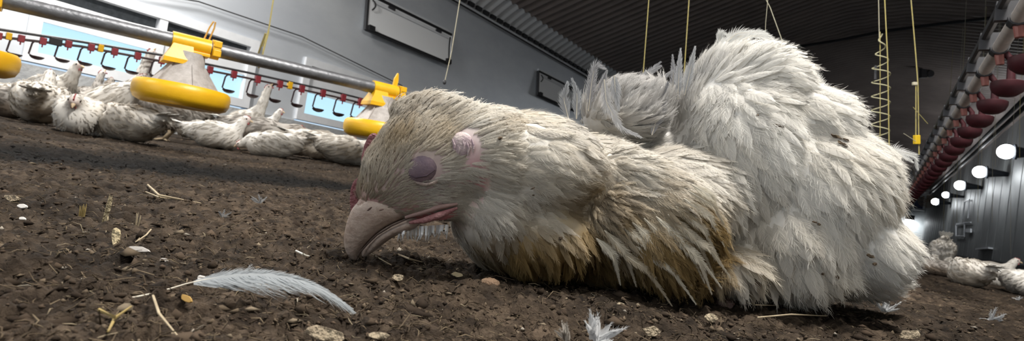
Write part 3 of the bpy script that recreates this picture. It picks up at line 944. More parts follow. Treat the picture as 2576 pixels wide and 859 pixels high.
def body_mesh(blobs, voxel, smooth=6):
    """blobs: (centre, ax, ay, az) ellipsoids -> one continuous surface"""
    b = B()
    for c, ax, ay, az in blobs:
        b.ball(c, ax, ay, az, 28, 16)
    me = mesh_from(b.v, b.f)
    bm = bmesh.new(); bm.from_mesh(me); bmesh.ops.recalc_face_normals(bm, faces=bm.faces[:]); bm.to_mesh(me); bm.free()
    o = bpy.data.objects.new('tmp', me); COL.objects.link(o)
    r = o.modifiers.new('r', 'REMESH'); r.mode = 'VOXEL'; r.voxel_size = voxel
    s_ = o.modifiers.new('s', 'SMOOTH'); s_.iterations = smooth; s_.factor = 0.5
    dg = bpy.context.evaluated_depsgraph_get()
    out = bpy.data.meshes.new_from_object(o.evaluated_get(dg))
    bpy.data.objects.remove(o, do_unlink=True)
    out.polygons.foreach_set('use_smooth', [True] * len(out.polygons))
    return out

def sample(me, n, rng=RNG, weight=None):
    me.calc_loop_triangles()
    V = np.empty(len(me.vertices) * 3); me.vertices.foreach_get('co', V); V = V.reshape(-1, 3)
    N_ = np.empty(len(me.vertices) * 3); me.vertices.foreach_get('normal', N_); N_ = N_.reshape(-1, 3)
    T = np.empty(len(me.loop_triangles) * 3, np.int32); me.loop_triangles.foreach_get('vertices', T); T = T.reshape(-1, 3)
    a, b2, c = V[T[:, 0]], V[T[:, 1]], V[T[:, 2]]
    ar = np.linalg.norm(np.cross(b2 - a, c - a), axis=1)
    if weight is not None:
        ar = ar * weight((a + b2 + c) / 3)
    idx = rng.choice(len(T), n, p=ar / ar.sum())
    u, v = rng.random(n), rng.random(n)
    f = u + v > 1
    u[f], v[f] = 1 - u[f], 1 - v[f]
    w_ = 1 - u - v
    Tn = T[idx]
    Pp = V[Tn[:, 0]] * w_[:, None] + V[Tn[:, 1]] * u[:, None] + V[Tn[:, 2]] * v[:, None]
    Nn = unit(N_[Tn[:, 0]] * w_[:, None] + N_[Tn[:, 1]] * u[:, None] + N_[Tn[:, 2]] * v[:, None])
    return Pp, Nn

def proj_arr(Pp):
    v = Pp - CAM
    z = v @ FWD
    return IMG_W / 2 + F * (v @ RIGHT) / z, IMG_H / 2 - F * (v @ UP) / z, z

# ------------------------------------------------------------------ the resting hen
def eb_(px, py, z, rx, ry, rz, rot=0):
    u = z / F
    c, s = math.cos(math.radians(rot)), math.sin(math.radians(rot))
    ax = (RIGHT * c - UP * s) * rx * u
    ay = (RIGHT * s + UP * c) * ry * u
    return (P(px, py, z), ax, ay, FWD * rz)

hen = prop(empty('resting_hen', on_z(1500, 735, 0.0)), 'large sick white hen lying in the foreground, eyes shut and beak on the litter', 'chicken')
blobs = [
    eb_(1075, 405, .305, 138, 122, .024),           # skull
    eb_(1010, 440, .303, 100, 100, .019),
    eb_(975, 480, .303, 78, 72, .014),              # face to beak
    eb_(1060, 500, .303, 110, 55, .017),            # cheek
    eb_(1085, 535, .303, 75, 24, .011),             # jaw
    eb_(1110, 305, .312, 125, 50, .020, 8),         # crown
    eb_(1200, 390, .318, 150, 118, .033),           # neck
    eb_(1330, 415, .338, 180, 128, .044, 5),
    eb_(1240, 530, .333, 105, 125, .038),           # crop
    eb_(1340, 590, .350, 180, 105, .046),
    eb_(1470, 470, .375, 200, 125, .052, 5),
    eb_(1500, 600, .388, 200, 112, .058),
    eb_(1570, 285, .440, 105, 78, .045, -10),       # far shoulder / back
    eb_(1640, 385, .455, 120, 60, .035),
    eb_(1690, 490, .415, 200, 115, .062),
    eb_(1830, 400, .435, 138, 230, .078),
    eb_(1860, 235, .445, 128, 100, .068),           # rump top
    eb_(1940, 340, .450, 140, 140, .082, 20),
    eb_(1970, 480, .440, 210, 210, .092),
    eb_(2060, 600, .435, 138, 135, .085),
    eb_(1930, 630, .430, 160, 110, .082),
    eb_(1930, 570, .432, 190, 130, .084),
    eb_(2165, 690, .448, 60, 48, .035, -12),        # tail end
    eb_(1740, 640, .425, 190, 75, .075),
]
hb = body_mesh(blobs, 0.0042, 5)

# guide field in photo pixels: x, y, direction (0 right, 90 down), length mm, width mm, lift deg, dirt 0..1, grey 0..1
G = np.array([
    (925, 470, -60, 5, 1.6, 14, .50, .2), (900, 430, -85, 7, 1.8, 40, .45, .3), (950, 380, -75, 9, 2.2, 25, .55, .2),
    (950, 300, -80, 14, 2.6, 72, .42, .45), (1010, 270, -62, 18, 3.0, 68, .42, .35), (1100, 245, -46, 20, 3.4, 52, .38, .2),
    (1200, 250, -22, 20, 4.2, 18, .35, .1), (1000, 350, -60, 9, 2.2, 20, .60, .1), (980, 500, -20, 4.5, 1.5, 12, .40, .3),
    (1060, 480, -10, 4.5, 1.5, 12, .45, .35), (1110, 500, 10, 6, 1.8, 14, .45, .35), (1150, 520, 15, 8, 2.4, 16, .45, .3), (1110, 330, -45, 10, 2.5, 18, .55, .1),
    (1250, 330, -8, 15, 4, 12, .45, .05), (1250, 460, 20, 16, 4.5, 15, .35, .05), (1180, 560, 70, 11, 3.0, 18, .30, .25),
    (1130, 580, 85, 11, 2.8, 20, .25, .3), (1220, 640, 82, 18, 4.0, 14, .6, .15), (1320, 660, 80, 22, 4.2, 12, .85, .05), (1420, 660, 74, 24, 4.5, 12, .92, .05),
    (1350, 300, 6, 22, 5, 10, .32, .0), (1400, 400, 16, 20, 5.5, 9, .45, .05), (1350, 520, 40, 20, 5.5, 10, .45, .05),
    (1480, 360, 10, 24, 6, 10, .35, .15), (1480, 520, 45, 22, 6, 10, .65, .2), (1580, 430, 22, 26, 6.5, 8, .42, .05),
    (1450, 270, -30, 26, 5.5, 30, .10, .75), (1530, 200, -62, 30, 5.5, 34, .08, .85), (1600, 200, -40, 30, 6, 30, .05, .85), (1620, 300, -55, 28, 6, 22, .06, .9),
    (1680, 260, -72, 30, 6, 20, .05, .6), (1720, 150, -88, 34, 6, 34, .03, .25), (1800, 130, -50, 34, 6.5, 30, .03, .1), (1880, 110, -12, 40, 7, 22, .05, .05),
    (1960, 170, 30, 34, 8, 14, .12, .0), (1800, 260, 85, 34, 9, 8, .03, .05), (1750, 400, 60, 32, 8, 8, .22, .1), (1900, 330, 55, 36, 9, 8, .10, .0),
    (2050, 260, 42, 34, 8.5, 8, .12, .0), (2150, 380, 52, 32, 8.5, 7, .18, .0), (2010, 450, 62, 36, 9, 8, .16, .0), (1880, 520, 85, 34, 9, 8, .28, .05),
    (2180, 500, 72, 30, 8.5, 6, .2, .0), (2060, 600, 78, 34, 9, 8, .26, .0), (1900, 680, 72, 30, 8, 8, .45, .1), (2080, 720, 40, 30, 8, 8, .40, .0),
    (2200, 640, 45, 26, 7.5, 8, .15, .0), (2240, 700, 8, 26, 6, 8, .10, .0), (1750, 560, 60, 28, 7, 10, .88, .1), (1650, 680, 62, 28, 6.5, 10, .98, .1), (1550, 700, 66, 26, 6, 10, .95, .1),
], float)

def guide(px, py):
    d2 = (px[:, None] - G[None, :, 0]) ** 2 + (py[:, None] - G[None, :, 1]) ** 2
    w_ = 1 / (d2 + 900) ** 1.6
    w_ /= w_.sum(1, keepdims=True)
    a = np.radians(G[:, 2])
    dx, dy = w_ @ np.cos(a), w_ @ np.sin(a)
    q = w_ @ G[:, 3:]
    return dx, dy, q

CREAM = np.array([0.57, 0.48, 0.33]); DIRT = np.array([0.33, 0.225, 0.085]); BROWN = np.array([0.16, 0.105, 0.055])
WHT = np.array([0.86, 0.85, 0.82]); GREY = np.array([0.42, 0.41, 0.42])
def plum_col(Pp, q, rng=RNG):
    dirt, grey = q[:, 3], q[:, 4]
    n1 = fbm(Pp[:, 0] * 45, Pp[:, 1] * 45, Pp[:, 2] * 45, oct=4, seed=5)
    n2 = fbm(Pp[:, 0] * 130, Pp[:, 1] * 130, Pp[:, 2] * 130, oct=3, seed=15)
    n3 = fbm(Pp[:, 0] * 28 + 7, Pp[:, 1] * 28, Pp[:, 2] * 28, oct=3, seed=25)
    a = np.clip(dirt * 1.0 + (n1 - 0.5) * 1.3 * (0.12 + dirt), 0, 1)
    c = WHT[None] * (1 - a[:, None]) + CREAM[None] * a[:, None]
    b2 = np.clip((dirt - 0.36) * 2.1 + (n3 - 0.5) * 2.6, 0, 1) * np.clip(dirt * 1.5, 0, 1)
    c = c * (1 - b2[:, None]) + DIRT[None] * b2[:, None]
    d = np.clip((n2 - 0.62) * 5, 0, 1) * np.clip(dirt * 1.4 - .1, 0.06, 1)
    c = c * (1 - d[:, None]) + BROWN[None] * d[:, None]
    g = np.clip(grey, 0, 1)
    c = c * (1 - g[:, None] * 0.65) + GREY[None] * .85 * (g * 0.65)[:, None]  # grey also paints the shadow on the neck ruff into the feathers
    return c * (1 + rng.normal(0, 0.05, (len(Pp), 1)))

EYE = (1064, 420); EAR = (1165, 372)
def bare(px, py):
    """0 where bare skin shows"""
    e = ((px - EYE[0]) / 45) ** 2 + ((py - EYE[1]) / 40) ** 2
    r = ((px - EAR[0]) / 44) ** 2 + ((py - EAR[1]) / 46) ** 2
    r2 = ((px - 1205) / 22) ** 2 + ((py - 445) / 45) ** 2
    m_ = ((px - 1075) / 62) ** 2 + ((py - 545) / 12) ** 2
    bk = ((px - 920) / 60) ** 2 + ((py - 545) / 40) ** 2
    k = np.ones_like(px)
    for q in (e, r, r2, m_, bk):
        k = np.minimum(k, np.clip((q - 0.75) * 2.5, 0, 1))
    return k

# skin colour of the body itself
nv = len(hb.vertices)
V = np.empty(nv * 3); hb.vertices.foreach_get('co', V); V = V.reshape(-1, 3)
px, py, pz = proj_arr(V)
dx, dy, q = guide(px, py)
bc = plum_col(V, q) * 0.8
def blend(c, px, py, cx, cy, rx, ry, colr, k=1.0):
    a = np.exp(-(((px - cx) / rx) ** 2 + ((py - cy) / ry) ** 2) ** 1.4) * k
    return c * (1 - a[:, None]) + np.array(colr)[None] * a[:, None]
headm = (px < 1290) & (pz < .345)
sk = bc.copy()
sk = blend(sk, px, py, 1050, 450, 125, 85, (0.38, 0.27, 0.27), .85)
sk = blend(sk, px, py, 1165, 375, 60, 60, (0.52, 0.40, 0.42), .9)
sk = blend(sk, px, py, 1200, 450, 30, 60, (0.48, 0.18, 0.20), .8)
sk = blend(sk, px, py, 930, 520, 60, 40, (0.45, 0.26, 0.25), .9)
sk = blend(sk, px, py, 1085, 545, 90, 26, (0.48, 0.15, 0.17), .95)
bc[headm] = sk[headm]
a_ = hb.attributes.new('col', 'FLOAT_COLOR', 'POINT')
cc = np.ones((nv, 4), np.float32); cc[:, :3] = np.clip(bc, 0, 1)
a_.data.foreach_set('color', cc.ravel())
hb.materials.clear()
body_o = link('body', hb, M_SKIN, hen)

def plumage(me, n, K, name, parent, sel, lenscale=1.0, widscale=1.0, bwpx=0.75, seed=1, fluff=0.12, weight=None, vane=.36):
    rng = np.random.default_rng(seed)
    Pp, Nn = sample(me, n, rng, weight)
    px, py, pz = proj_arr(Pp)
    keep = sel(px, py, Pp, Nn) & (rng.random(n) < bare(px, py))
    Pp, Nn, px, py, pz = Pp[keep], Nn[keep], px[keep], py[keep], pz[keep]
    dx, dy, q = guide(px, py)
    # swirl the flow a little so that the plumage clumps
    sw = (fbm(Pp[:, 0] * 60, Pp[:, 1] * 60, Pp[:, 2] * 60, oct=3, seed=77) - 0.5) * 1.0 + rng.normal(0, 0.12, len(Pp))
    dx, dy = dx * np.cos(sw) - dy * np.sin(sw), dx * np.sin(sw) + dy * np.cos(sw)
    D = dx[:, None] * RIGHT - dy[:, None] * UP
    D = unit(D - Nn * (D * Nn).sum(1, keepdims=True))
    L = q[:, 0] * 1e-3 * lenscale * (1 + rng.normal(0, 0.18, len(Pp)))
    W_ = q[:, 1] * 1e-3 * widscale * (1 + rng.normal(0, 0.15, len(Pp)))
    cl = fbm(Pp[:, 0] * 50 + 3, Pp[:, 1] * 50, Pp[:, 2] * 50, oct=2, seed=88)
    lift = np.radians(q[:, 2] * (0.3 + 0.8 * cl) + rng.normal(0, 3, len(Pp)))
    lift = np.abs(lift) + math.radians(3.5)
    Pp = Pp + Nn * .0004
    curl = np.tan(np.clip(lift, 0, 1)) * 0.75
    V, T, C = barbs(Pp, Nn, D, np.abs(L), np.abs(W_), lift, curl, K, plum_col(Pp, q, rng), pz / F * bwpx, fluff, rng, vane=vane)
    return tri_mesh(V, T, C)

head = lambda px, py, P_, N_: (px < 1260) & (py < 560) & ((N_ @ FWD) < 0.5)
rest = lambda px, py, P_, N_: ~((px < 1230) & (py < 540)) & ((N_ @ FWD) < 0.6)
hw = lambda c: np.where((c[:, 1] < 0.34), 1.0, 0.0)
o = link('head_plumage', plumage(hb, 9500, 8, 'head_plumage', hen, head, seed=3, bwpx=0.5, fluff=.2, vane=.26, weight=lambda c: np.where(proj_arr(c)[0] < 1280, 1.0, 0.0)), M_FEATHER, hen)
prop(o, 'short bristly cream head feathers', kind='stuff')
o = link('body_plumage', plumage(hb, 9000, 19, 'body_plumage', hen, rest, seed=4, bwpx=0.46, lenscale=.72, widscale=1.1, fluff=.2, vane=.42), M_FEATHER, hen)
prop(o, 'fluffy white plumage soiled yellow brown below', kind='stuff')

# wing: own body lying over the side, with its feathers
wb = body_mesh([eb_(1610, 455, .350, 140, 62, .022, 18), eb_(1670, 530, .345, 135, 100, .024, 35), eb_(1625, 600, .340, 130, 95, .022, 35), eb_(1550, 560, .340, 95, 100, .020), eb_(1700, 610, .345, 90, 75, .018, 40)], 0.004, 5)
nvw = len(wb.vertices); V = np.empty(nvw * 3); wb.vertices.foreach_get('co', V); V = V.reshape(-1, 3)
px, py, pz = proj_arr(V); dx, dy, q = guide(px, py)
a_ = wb.attributes.new('col', 'FLOAT_COLOR', 'POINT'); cc = np.ones((nvw, 4), np.float32); cc[:, :3] = np.clip(plum_col(V, q) * .8, 0, 1); a_.data.foreach_set('color', cc.ravel())
wb.materials.clear()
wing = link('wing', wb, M_SKIN, hen)
o = link('wing_plumage', plumage(wb, 2400, 18, 'wing_plumage', wing, lambda px, py, P_, N_: (N_ @ FWD) < 0.3, seed=6, bwpx=0.55, widscale=0.85, lenscale=.85, fluff=.2), M_FEATHER, wing)
prop(o, 'matted yellow brown wing feathers', kind='stuff')

def big_feather(name, pts_px, z, width_mm, K, parent, col, bwpx=0.55, label=None, side=1.0, seed=0, fluff=0.08, twist=0.3, shaft=None, shape='long', onesided=None):
    """a single large feather whose shaft follows the pixel polyline at depth z (z may vary per point)"""
    K = int(K * 2.2)
    rng = np.random.default_rng(seed)
    zs = z if hasattr(z, '__len__') else [z] * len(pts_px)
    ctrl = np.array([P(x, y, zz_) for (x, y), zz_ in zip(pts_px, zs)])
    # resample as smooth curve
    tt = np.linspace(0, 1, len(ctrl))
    fine = np.linspace(0, 1, 60)
    C = np.stack([np.interp(fine, tt, ctrl[:, k]) for k in range(3)], -1)
    for _ in range(12):
        C[1:-1] = (C[:-2] + 2 * C[1:-1] + C[2:]) / 4
    T = unit(np.gradient(C, axis=0))
    Nf = -FWD * 1.0 + UP * twist
    Nf = unit(Nf[None] - T * (T @ Nf)[:, None])
    S = np.cross(Nf, T)
    VV, TT, CC = [], [], []
    off = 0
    s0 = 0.0 if shaft is None else shaft
    for sg in (-1, 1):
        wf = 1.0 if onesided is None else onesided[0 if sg < 0 else 1]
        t = np.clip(s0 + (1 - s0) * (np.arange(K) + .5) / K + rng.normal(0, .2 / K, K), 0, .995)
        f = t * 59; i0 = np.minimum(f.astype(int), 58); fr = (f - i0)[:, None]
        b0 = C[i0] * (1 - fr) + C[i0 + 1] * fr
        Tt, St, Nt = T[i0], S[i0], Nf[i0]
        tl = (t - s0) / (1 - s0)
        ln = width_mm * 1e-3 * wf * np.minimum(1, tl * 5 + .2) * np.clip(1.06 - tl, 0, 1) ** .55 * (1 + rng.normal(0, .15, K))
        clump = np.sin(np.floor(tl * 14) * 12.9898) * 5
        ph = np.radians(36 - 18 * tl + clump + rng.normal(0, 5, K))
        Bd = unit(Tt * np.cos(ph)[:, None] + sg * St * np.sin(ph)[:, None] + Nt * rng.normal(0, fluff, K)[:, None])
        u = (b0 - CAM) @ FWD / F
        wv = unit(np.cross(Nt, Bd)) * (u * bwpx)[:, None]
        m1 = b0 + Bd * ln[:, None] * .4
        m2 = b0 + Bd * ln[:, None] * .75 + Tt * (ln * .08)[:, None]
        e = b0 + Bd * ln[:, None] * .98 + Tt * (ln * .25)[:, None] + rng.normal(0, 1, (K, 3)) * (ln * fluff * .5)[:, None]
        v = np.stack([b0 - wv, b0 + wv, m1 - wv * .9, m1 + wv * .9, m2 - wv * .7, m2 + wv * .7, e], 1).reshape(-1, 3)
        i = np.arange(K) * 7 + off
        for a, b2, c in ((0, 1, 3), (0, 3, 2), (2, 3, 5), (2, 5, 4), (4, 5, 6)):
            TT.append(np.stack([i + a, i + b2, i + c], -1))
        VV.append(v); off += len(v)
        cb = np.array(col)[None, None, :] * (1 + rng.normal(0, .06, (K, 7, 1)))
        CC.append(cb.reshape(-1, 3))
    ii = np.arange(int(s0 * 59) + 1, 58, 3)
    tl = (ii / 59 - s0) / (1 - s0)
    hw_ = width_mm * 1e-3 * .34 * np.minimum(1, tl * 5 + .2) * np.clip(1.0 - tl, 0, 1) ** .7
    w0, w1 = (1, 1) if onesided is None else onesided
    vv = np.stack([C[ii] - S[ii] * (hw_ * w0)[:, None], C[ii] - Nf[ii] * -.0002, C[ii] + S[ii] * (hw_ * w1)[:, None]], 1).reshape(-1, 3)
    for j_ in range(2):
        q0 = np.arange(len(ii) - 1) * 3 + j_ + off
        TT.append(np.stack([q0, q0 + 1, q0 + 4], -1)); TT.append(np.stack([q0, q0 + 4, q0 + 3], -1))
    VV.append(vv); CC.append(np.repeat(np.array(col, float)[None], len(vv), 0))
    me = tri_mesh(np.concatenate(VV), np.concatenate(TT), np.clip(np.concatenate(CC), 0, .95))
    o = link(name, me, M_FEATHER, parent)
    u = zs[0] / F
    sh = B().tube([C[k] for k in range(0, 60, 4)], [max(.00012, u * (1.5 if shaft is None else 2.6) * (1 - k / 62)) for k in range(0, 60, 4)], 6)
    so = sh.build('quill', MATS.get('quill') or mat('quill', (0.72, 0.66, 0.55), 0.45), o if parent is not None else None)
    if parent is None:
        so.parent = o
    return o

white = (0.86, 0.86, 0.84)
k = 0
tail = [([(1795, 140), (1850, 84), (1920, 80), (1966, 118)], .440, 8), ([(1785, 150), (1835, 96), (1900, 86), (1950, 108)], .444, 8), ([(1830, 130), (1885, 90), (1935, 92), (1958, 122)], .436, 7),
        ([(1800, 160), (1810, 110), (1812, 84), (1830, 88)], .45, 7), ([(1830, 150), (1850, 100), (1862, 80)], .455, 6),
        ([(2150, 690), (2210, 672), (2288, 668)], .43, 9), ([(2150, 705), (2220, 694), (2292, 690)], .425, 9), ([(2140, 720), (2210, 716), (2286, 716)], .42, 9),
        ([(2120, 740), (2190, 740), (2262, 742)], .418, 8), ([(2180, 650), (2230, 636), (2272, 632)], .435, 8)]
for pts_, z_, w_ in tail:
    big_feather('tail_feather', pts_, z_, w_, 90, hen, white, seed=k); k += 1
for pts_, z_, w_, c_ in [
    ([(1705, 250), (1708, 180), (1712, 125)], .43, 7, (.8, .81, .83)), ([(1722, 240), (1738, 170), (1748, 120)], .432, 7, (.82, .83, .84)), ([(1690, 260), (1694, 190), (1692, 140)], .435, 6, (.7, .7, .72)),
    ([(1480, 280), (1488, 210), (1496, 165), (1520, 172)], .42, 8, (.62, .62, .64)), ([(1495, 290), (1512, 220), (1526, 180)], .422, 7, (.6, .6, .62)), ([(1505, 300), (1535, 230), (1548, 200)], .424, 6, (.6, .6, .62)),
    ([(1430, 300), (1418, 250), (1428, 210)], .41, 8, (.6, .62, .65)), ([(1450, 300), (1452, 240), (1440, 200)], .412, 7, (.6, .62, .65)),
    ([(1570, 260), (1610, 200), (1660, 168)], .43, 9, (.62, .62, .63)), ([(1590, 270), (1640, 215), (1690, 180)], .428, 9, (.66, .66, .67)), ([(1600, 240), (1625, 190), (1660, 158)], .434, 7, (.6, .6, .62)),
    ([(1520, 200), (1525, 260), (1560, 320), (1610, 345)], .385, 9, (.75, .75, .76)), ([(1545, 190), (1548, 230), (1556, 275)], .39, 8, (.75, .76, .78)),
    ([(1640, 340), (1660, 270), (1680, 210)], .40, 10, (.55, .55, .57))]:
    big_feather('shoulder_feather', pts_, z_, w_, 80, hen, np.array(c_) * .8, seed=k, fluff=.16); k += 1  # colours darkened to hold the ruff's shade
# torn dark-edged feathers at the back
for pts_, z_, w_, c_ in [([(2195, 410), (2250, 378), (2300, 392), (2308, 425)], .455, 9, white), ([(2200, 420), (2240, 400), (2275, 420), (2270, 470)], .45, 6, (.35, .34, .33)),
                         ([(2205, 400), (2262, 388), (2296, 408)], .452, 7, white), ([(2210, 430), (2250, 408), (2292, 418), (2304, 452)], .462, 7, (.07, .065, .06)), ([(2205, 440), (2235, 425), (2258, 440), (2262, 480)], .46, 6, (.09, .085, .08)), ([(2010, 260), (2070, 220), (2100, 238)], .44, 9, white), ([(2020, 235), (2060, 205), (2045, 180)], .45, 8, white)]:
    big_feather('back_feather', pts_, z_, w_, 70, hen, c_, seed=k, fluff=.14); k += 1
# flight feathers of the wing
ws_ = [((1560, 560), (1660, 700)), ((1590, 560), (1700, 705)), ((1620, 550), (1740, 720)), ((1650, 545), (1772, 712)), ((1680, 540), (1795, 690)), ((1700, 520), (1812, 660)),
       ((1720, 500), (1822, 620)), ((1730, 480), (1832, 585)), ((1740, 465), (1815, 555)), ((1520, 580), (1600, 720)), ((1500, 600), (1560, 715)), ((1660, 580), (1815, 725)), ((1700, 575), (1838, 700)),
       ((1540, 620), (1690, 770)), ((1600, 620), (1750, 765)), ((1700, 600), (1790, 740))]
for (a, b2) in ws_:
    r_ = random.random()
    c_ = np.array((.80, .76, .66)) * (1 - r_ * .55) + DIRT * r_ * .55
    mid_ = ((a[0] * .5 + b2[0] * .5) + 14, (a[1] * .5 + b2[1] * .5) - 14)
    big_feather('wing_feather', [a, mid_, b2], [.318, .316, .328 if b2[1] < 705 else .325], 5.5, 80, wing, c_, seed=k, fluff=.1); k += 1
# chin bristles
chb = B()
for i in range(26):
    x = 1005 + i * 4.9 + random.uniform(-3, 3)
    y = 570 - max(0, x - 1060) * .06
    l_ = random.uniform(22, 40)
    z_ = .298 + random.uniform(-.004, .006)
    a, m_, e = P(x, y, z_), P(x + random.uniform(-4, 2), y + l_ * .6, z_ - .001), P(x + random.uniform(-9, 4), y + l_, z_ + .001)
    chb.tube([a, m_, e], [.0008, .0007, .0001], 5)
chb.build('chin_feathers', mat('chin_white', (0.93, 0.93, 0.93), 0.6), hen)

# ------------------------------------------------------------------ beak, comb, eye, ear, mouth
HORN = mat('horn_beak', (0.36, 0.27, 0.22), 0.42, color2=(0.46, 0.37, 0.31), scale=160, bump=0.15, bscale=300)
PINK = mat('pink_skin', (0.25, 0.095, 0.10), 0.6, color2=(0.30, 0.15, 0.145), scale=180, bump=0.3, bscale=400)
COMB = mat('red_comb', (0.24, 0.075, 0.085), 0.6, color2=(0.17, 0.06, 0.065), scale=160, bump=0.4, bscale=350)
LID = mat('purple_eyelid', (0.125, 0.088, 0.12), 0.55, color2=(0.19, 0.13, 0.145), scale=120, bump=0.08, bscale=500)
EARM = mat('ear_skin', (0.50, 0.43, 0.40), 0.7, color2=(0.30, 0.21, 0.25), scale=150, bump=0.2, bscale=320)
def loft(pairs, zc, hws, name, m, parent, n=16, power=0.8):
    b = B(); rings = []
    for (a, c), hw in zip(pairs, hws):
        A, C_ = P(*a, zc), P(*c, zc)
        mid_, half = (A + C_) / 2, (A - C_) / 2
        ring = []
        for k_ in range(n):
            an = 2 * math.pi * k_ / n
            ca, sa = math.cos(an), math.sin(an)
            ca = math.copysign(abs(ca) ** power, ca); sa = math.copysign(abs(sa) ** power, sa)
            ring.append(mid_ + half * ca + FWD * hw * sa)
        rings.append(ring)
    v = [p_ for r_ in rings for p_ in r_]
    f = [(i * n + k_, i * n + (k_ + 1) % n, (i + 1) * n + (k_ + 1) % n, (i + 1) * n + k_) for i in range(len(rings) - 1) for k_ in range(n)]
    f += [tuple(range(n - 1, -1, -1)), tuple((len(rings) - 1) * n + k_ for k_ in range(n))]
    b.add(v, f)
    o = b.build(name, m, parent, smooth=True)
    sd = o.modifiers.new('sub', 'SUBSURF'); sd.levels = 1; sd.render_levels = 2
    return o
upper = loft([((975, 478), (1062, 538)), ((930, 488), (1022, 549)), ((893, 510), (982, 567)), ((877, 548), (950, 588)), ((868, 585), (925, 612)), ((866, 612), (908, 632)), ((872, 638), (899, 647)), ((888, 657), (895, 657))],
             .302, [.011, .0125, .0118, .0102, .008, .006, .0038, .0006], 'upper_beak', HORN, hen)
lower = loft([((1068, 534), (1056, 576)), ((1020, 546), (1012, 586)), ((980, 564), (978, 604)), ((948, 586), (951, 626)), ((922, 612), (930, 642)), ((905, 634), (912, 652))],
             .302, [.0105, .0104, .0094, .0075, .0045, .001], 'lower_beak', HORN, hen)
def patch(px, py, z, rx, ry, rz, rot, name, m, parent, rough=0.0, seed=0):
    u = z / F; c, s = math.cos(math.radians(rot)), math.sin(math.radians(rot))
    b = B().ball(P(px, py, z), (RIGHT * c - UP * s) * rx * u, FWD * rz, (RIGHT * s + UP * c) * ry * u, 22, 14)
    if rough:
        c0 = P(px, py, z)
        b.v = [tuple(c0 + (np.array(v_) - c0) * (1 + rough * (random.random() - .5))) for v_ in b.v]
    return b.build(name, m, parent, smooth=True)
patch(931, 526, .2912, 10, 3.2, .0012, -38, 'nostril', mat('nostril_dark', (0.10, 0.06, 0.05), 0.8), upper)
patch(960, 528, .2906, 7, 2.4, .0010, -12, 'nostril_pit', mat('pit_brown', (0.2, 0.13, 0.11), 0.8), upper)
patch(918, 518, .2965, 20, 26, .0042, 20, 'cere', mat('cere_skin', (0.42, 0.30, 0.25), 0.5, color2=(0.5, 0.38, 0.33), scale=150, bump=.4, bscale=300), upper)
# comb: low blade over the forehead
cmb = [(886, 545), (882, 505), (884, 475), (892, 455), (904, 446), (916, 465), (918, 500), (904, 535)]
cb = B().prism([P(x, y, .3035) for x, y in cmb], FWD * .0028).build('comb', COMB, hen, bevel=.0012)
cmb2 = [(915, 440), (910, 400), (918, 365), (930, 340), (945, 334), (955, 352), (950, 395), (938, 430)]
B().prism([P(x, y, .3075) for x, y in cmb2], FWD * .0026).build('comb_point', COMB, cb, bevel=.0012)
# shut eye with puffy rim
eye = patch(1062, 420, .2853, 46, 42, .0050, -28, 'eyelid', LID, hen)
ring = B().tube([P(1064 + 50 * math.cos(a) * .95 + 8 * math.sin(a), 418 + 47 * math.sin(a), .2846 + .0016 * math.cos(2 * a)) for a in np.linspace(0, 2 * math.pi, 29)], [.0009] * 29, 8)
ring.build('eye_rim', mat('eye_rim', (0.36, 0.29, 0.25), 0.7, color2=(0.27, 0.20, 0.19), scale=200, bump=.3, bscale=400), eye, smooth=True)
B().tube([P(1026, 440, .2826), P(1046, 447, .2812), P(1072, 443, .2808), P(1094, 428, .2820)], [.0003, .0005, .0005, .0003], 6).build('lid_slit', mat('lid_slit', (0.06, 0.035, 0.05), .7), eye)
ear = patch(1160, 368, .2884, 34, 36, .0048, 10, 'ear_lobe', EARM, hen, rough=.02)
for k_ in range(5):
    x, y = 1138 + k_ * 12, 350 + (k_ % 2) * 8
    B().tube([P(x, y, .2846), P(x + 5, y + 16, .2840), P(x + 3, y + 34, .2846)], [.0004, .0009, .0004], 6).build('ear_crease', EARM, ear, smooth=True)
# mouth corner and wattle fold
B().tube([P(1030, 561, .2905), P(1065, 556, .2885), P(1105, 543, .288), P(1150, 524, .292)], [.0008, .0017, .0021, .0008], 12).build('wattle', PINK, hen, smooth=True)
B().tube([P(1020, 548, .2900), P(1060, 536, .2885), P(1105, 522, .288), P(1150, 514, .292)], [.0009, .0014, .0015, .0008], 12).build('mouth_corner', mat('mouth_skin', (0.22, 0.14, 0.125), 0.6, color2=(.30, .19, .17), scale=200), hen, smooth=True)
# foot knuckle showing under the belly
ft = patch(1822, 768, .372, 25, 20, .010, 10, 'toe', mat('toe_skin', (0.24, 0.15, 0.13), 0.6, color2=(.34, .23, .2), scale=150, bump=.4, bscale=300), hen, rough=.05)
B().tube([P(1812, 778, .366), P(1800, 786, .364), P(1796, 792, .366)], [.003, .002, .0004], 8).build('claw', HORN, ft, smooth=True)

B().tube([P(*q_) for q_ in ((896, 654, .2995), (907, 634, .2965), (926, 613, .2945), (948, 592, .2928), (985, 569, .2910), (1028, 550, .2905), (1060, 541, .2905))], [.0003, .0005, .0005, .0005, .0005, .0004, .0003], 6).build('beak_seam', mat('seam_dark', (0.07, 0.045, 0.035), .8), upper)
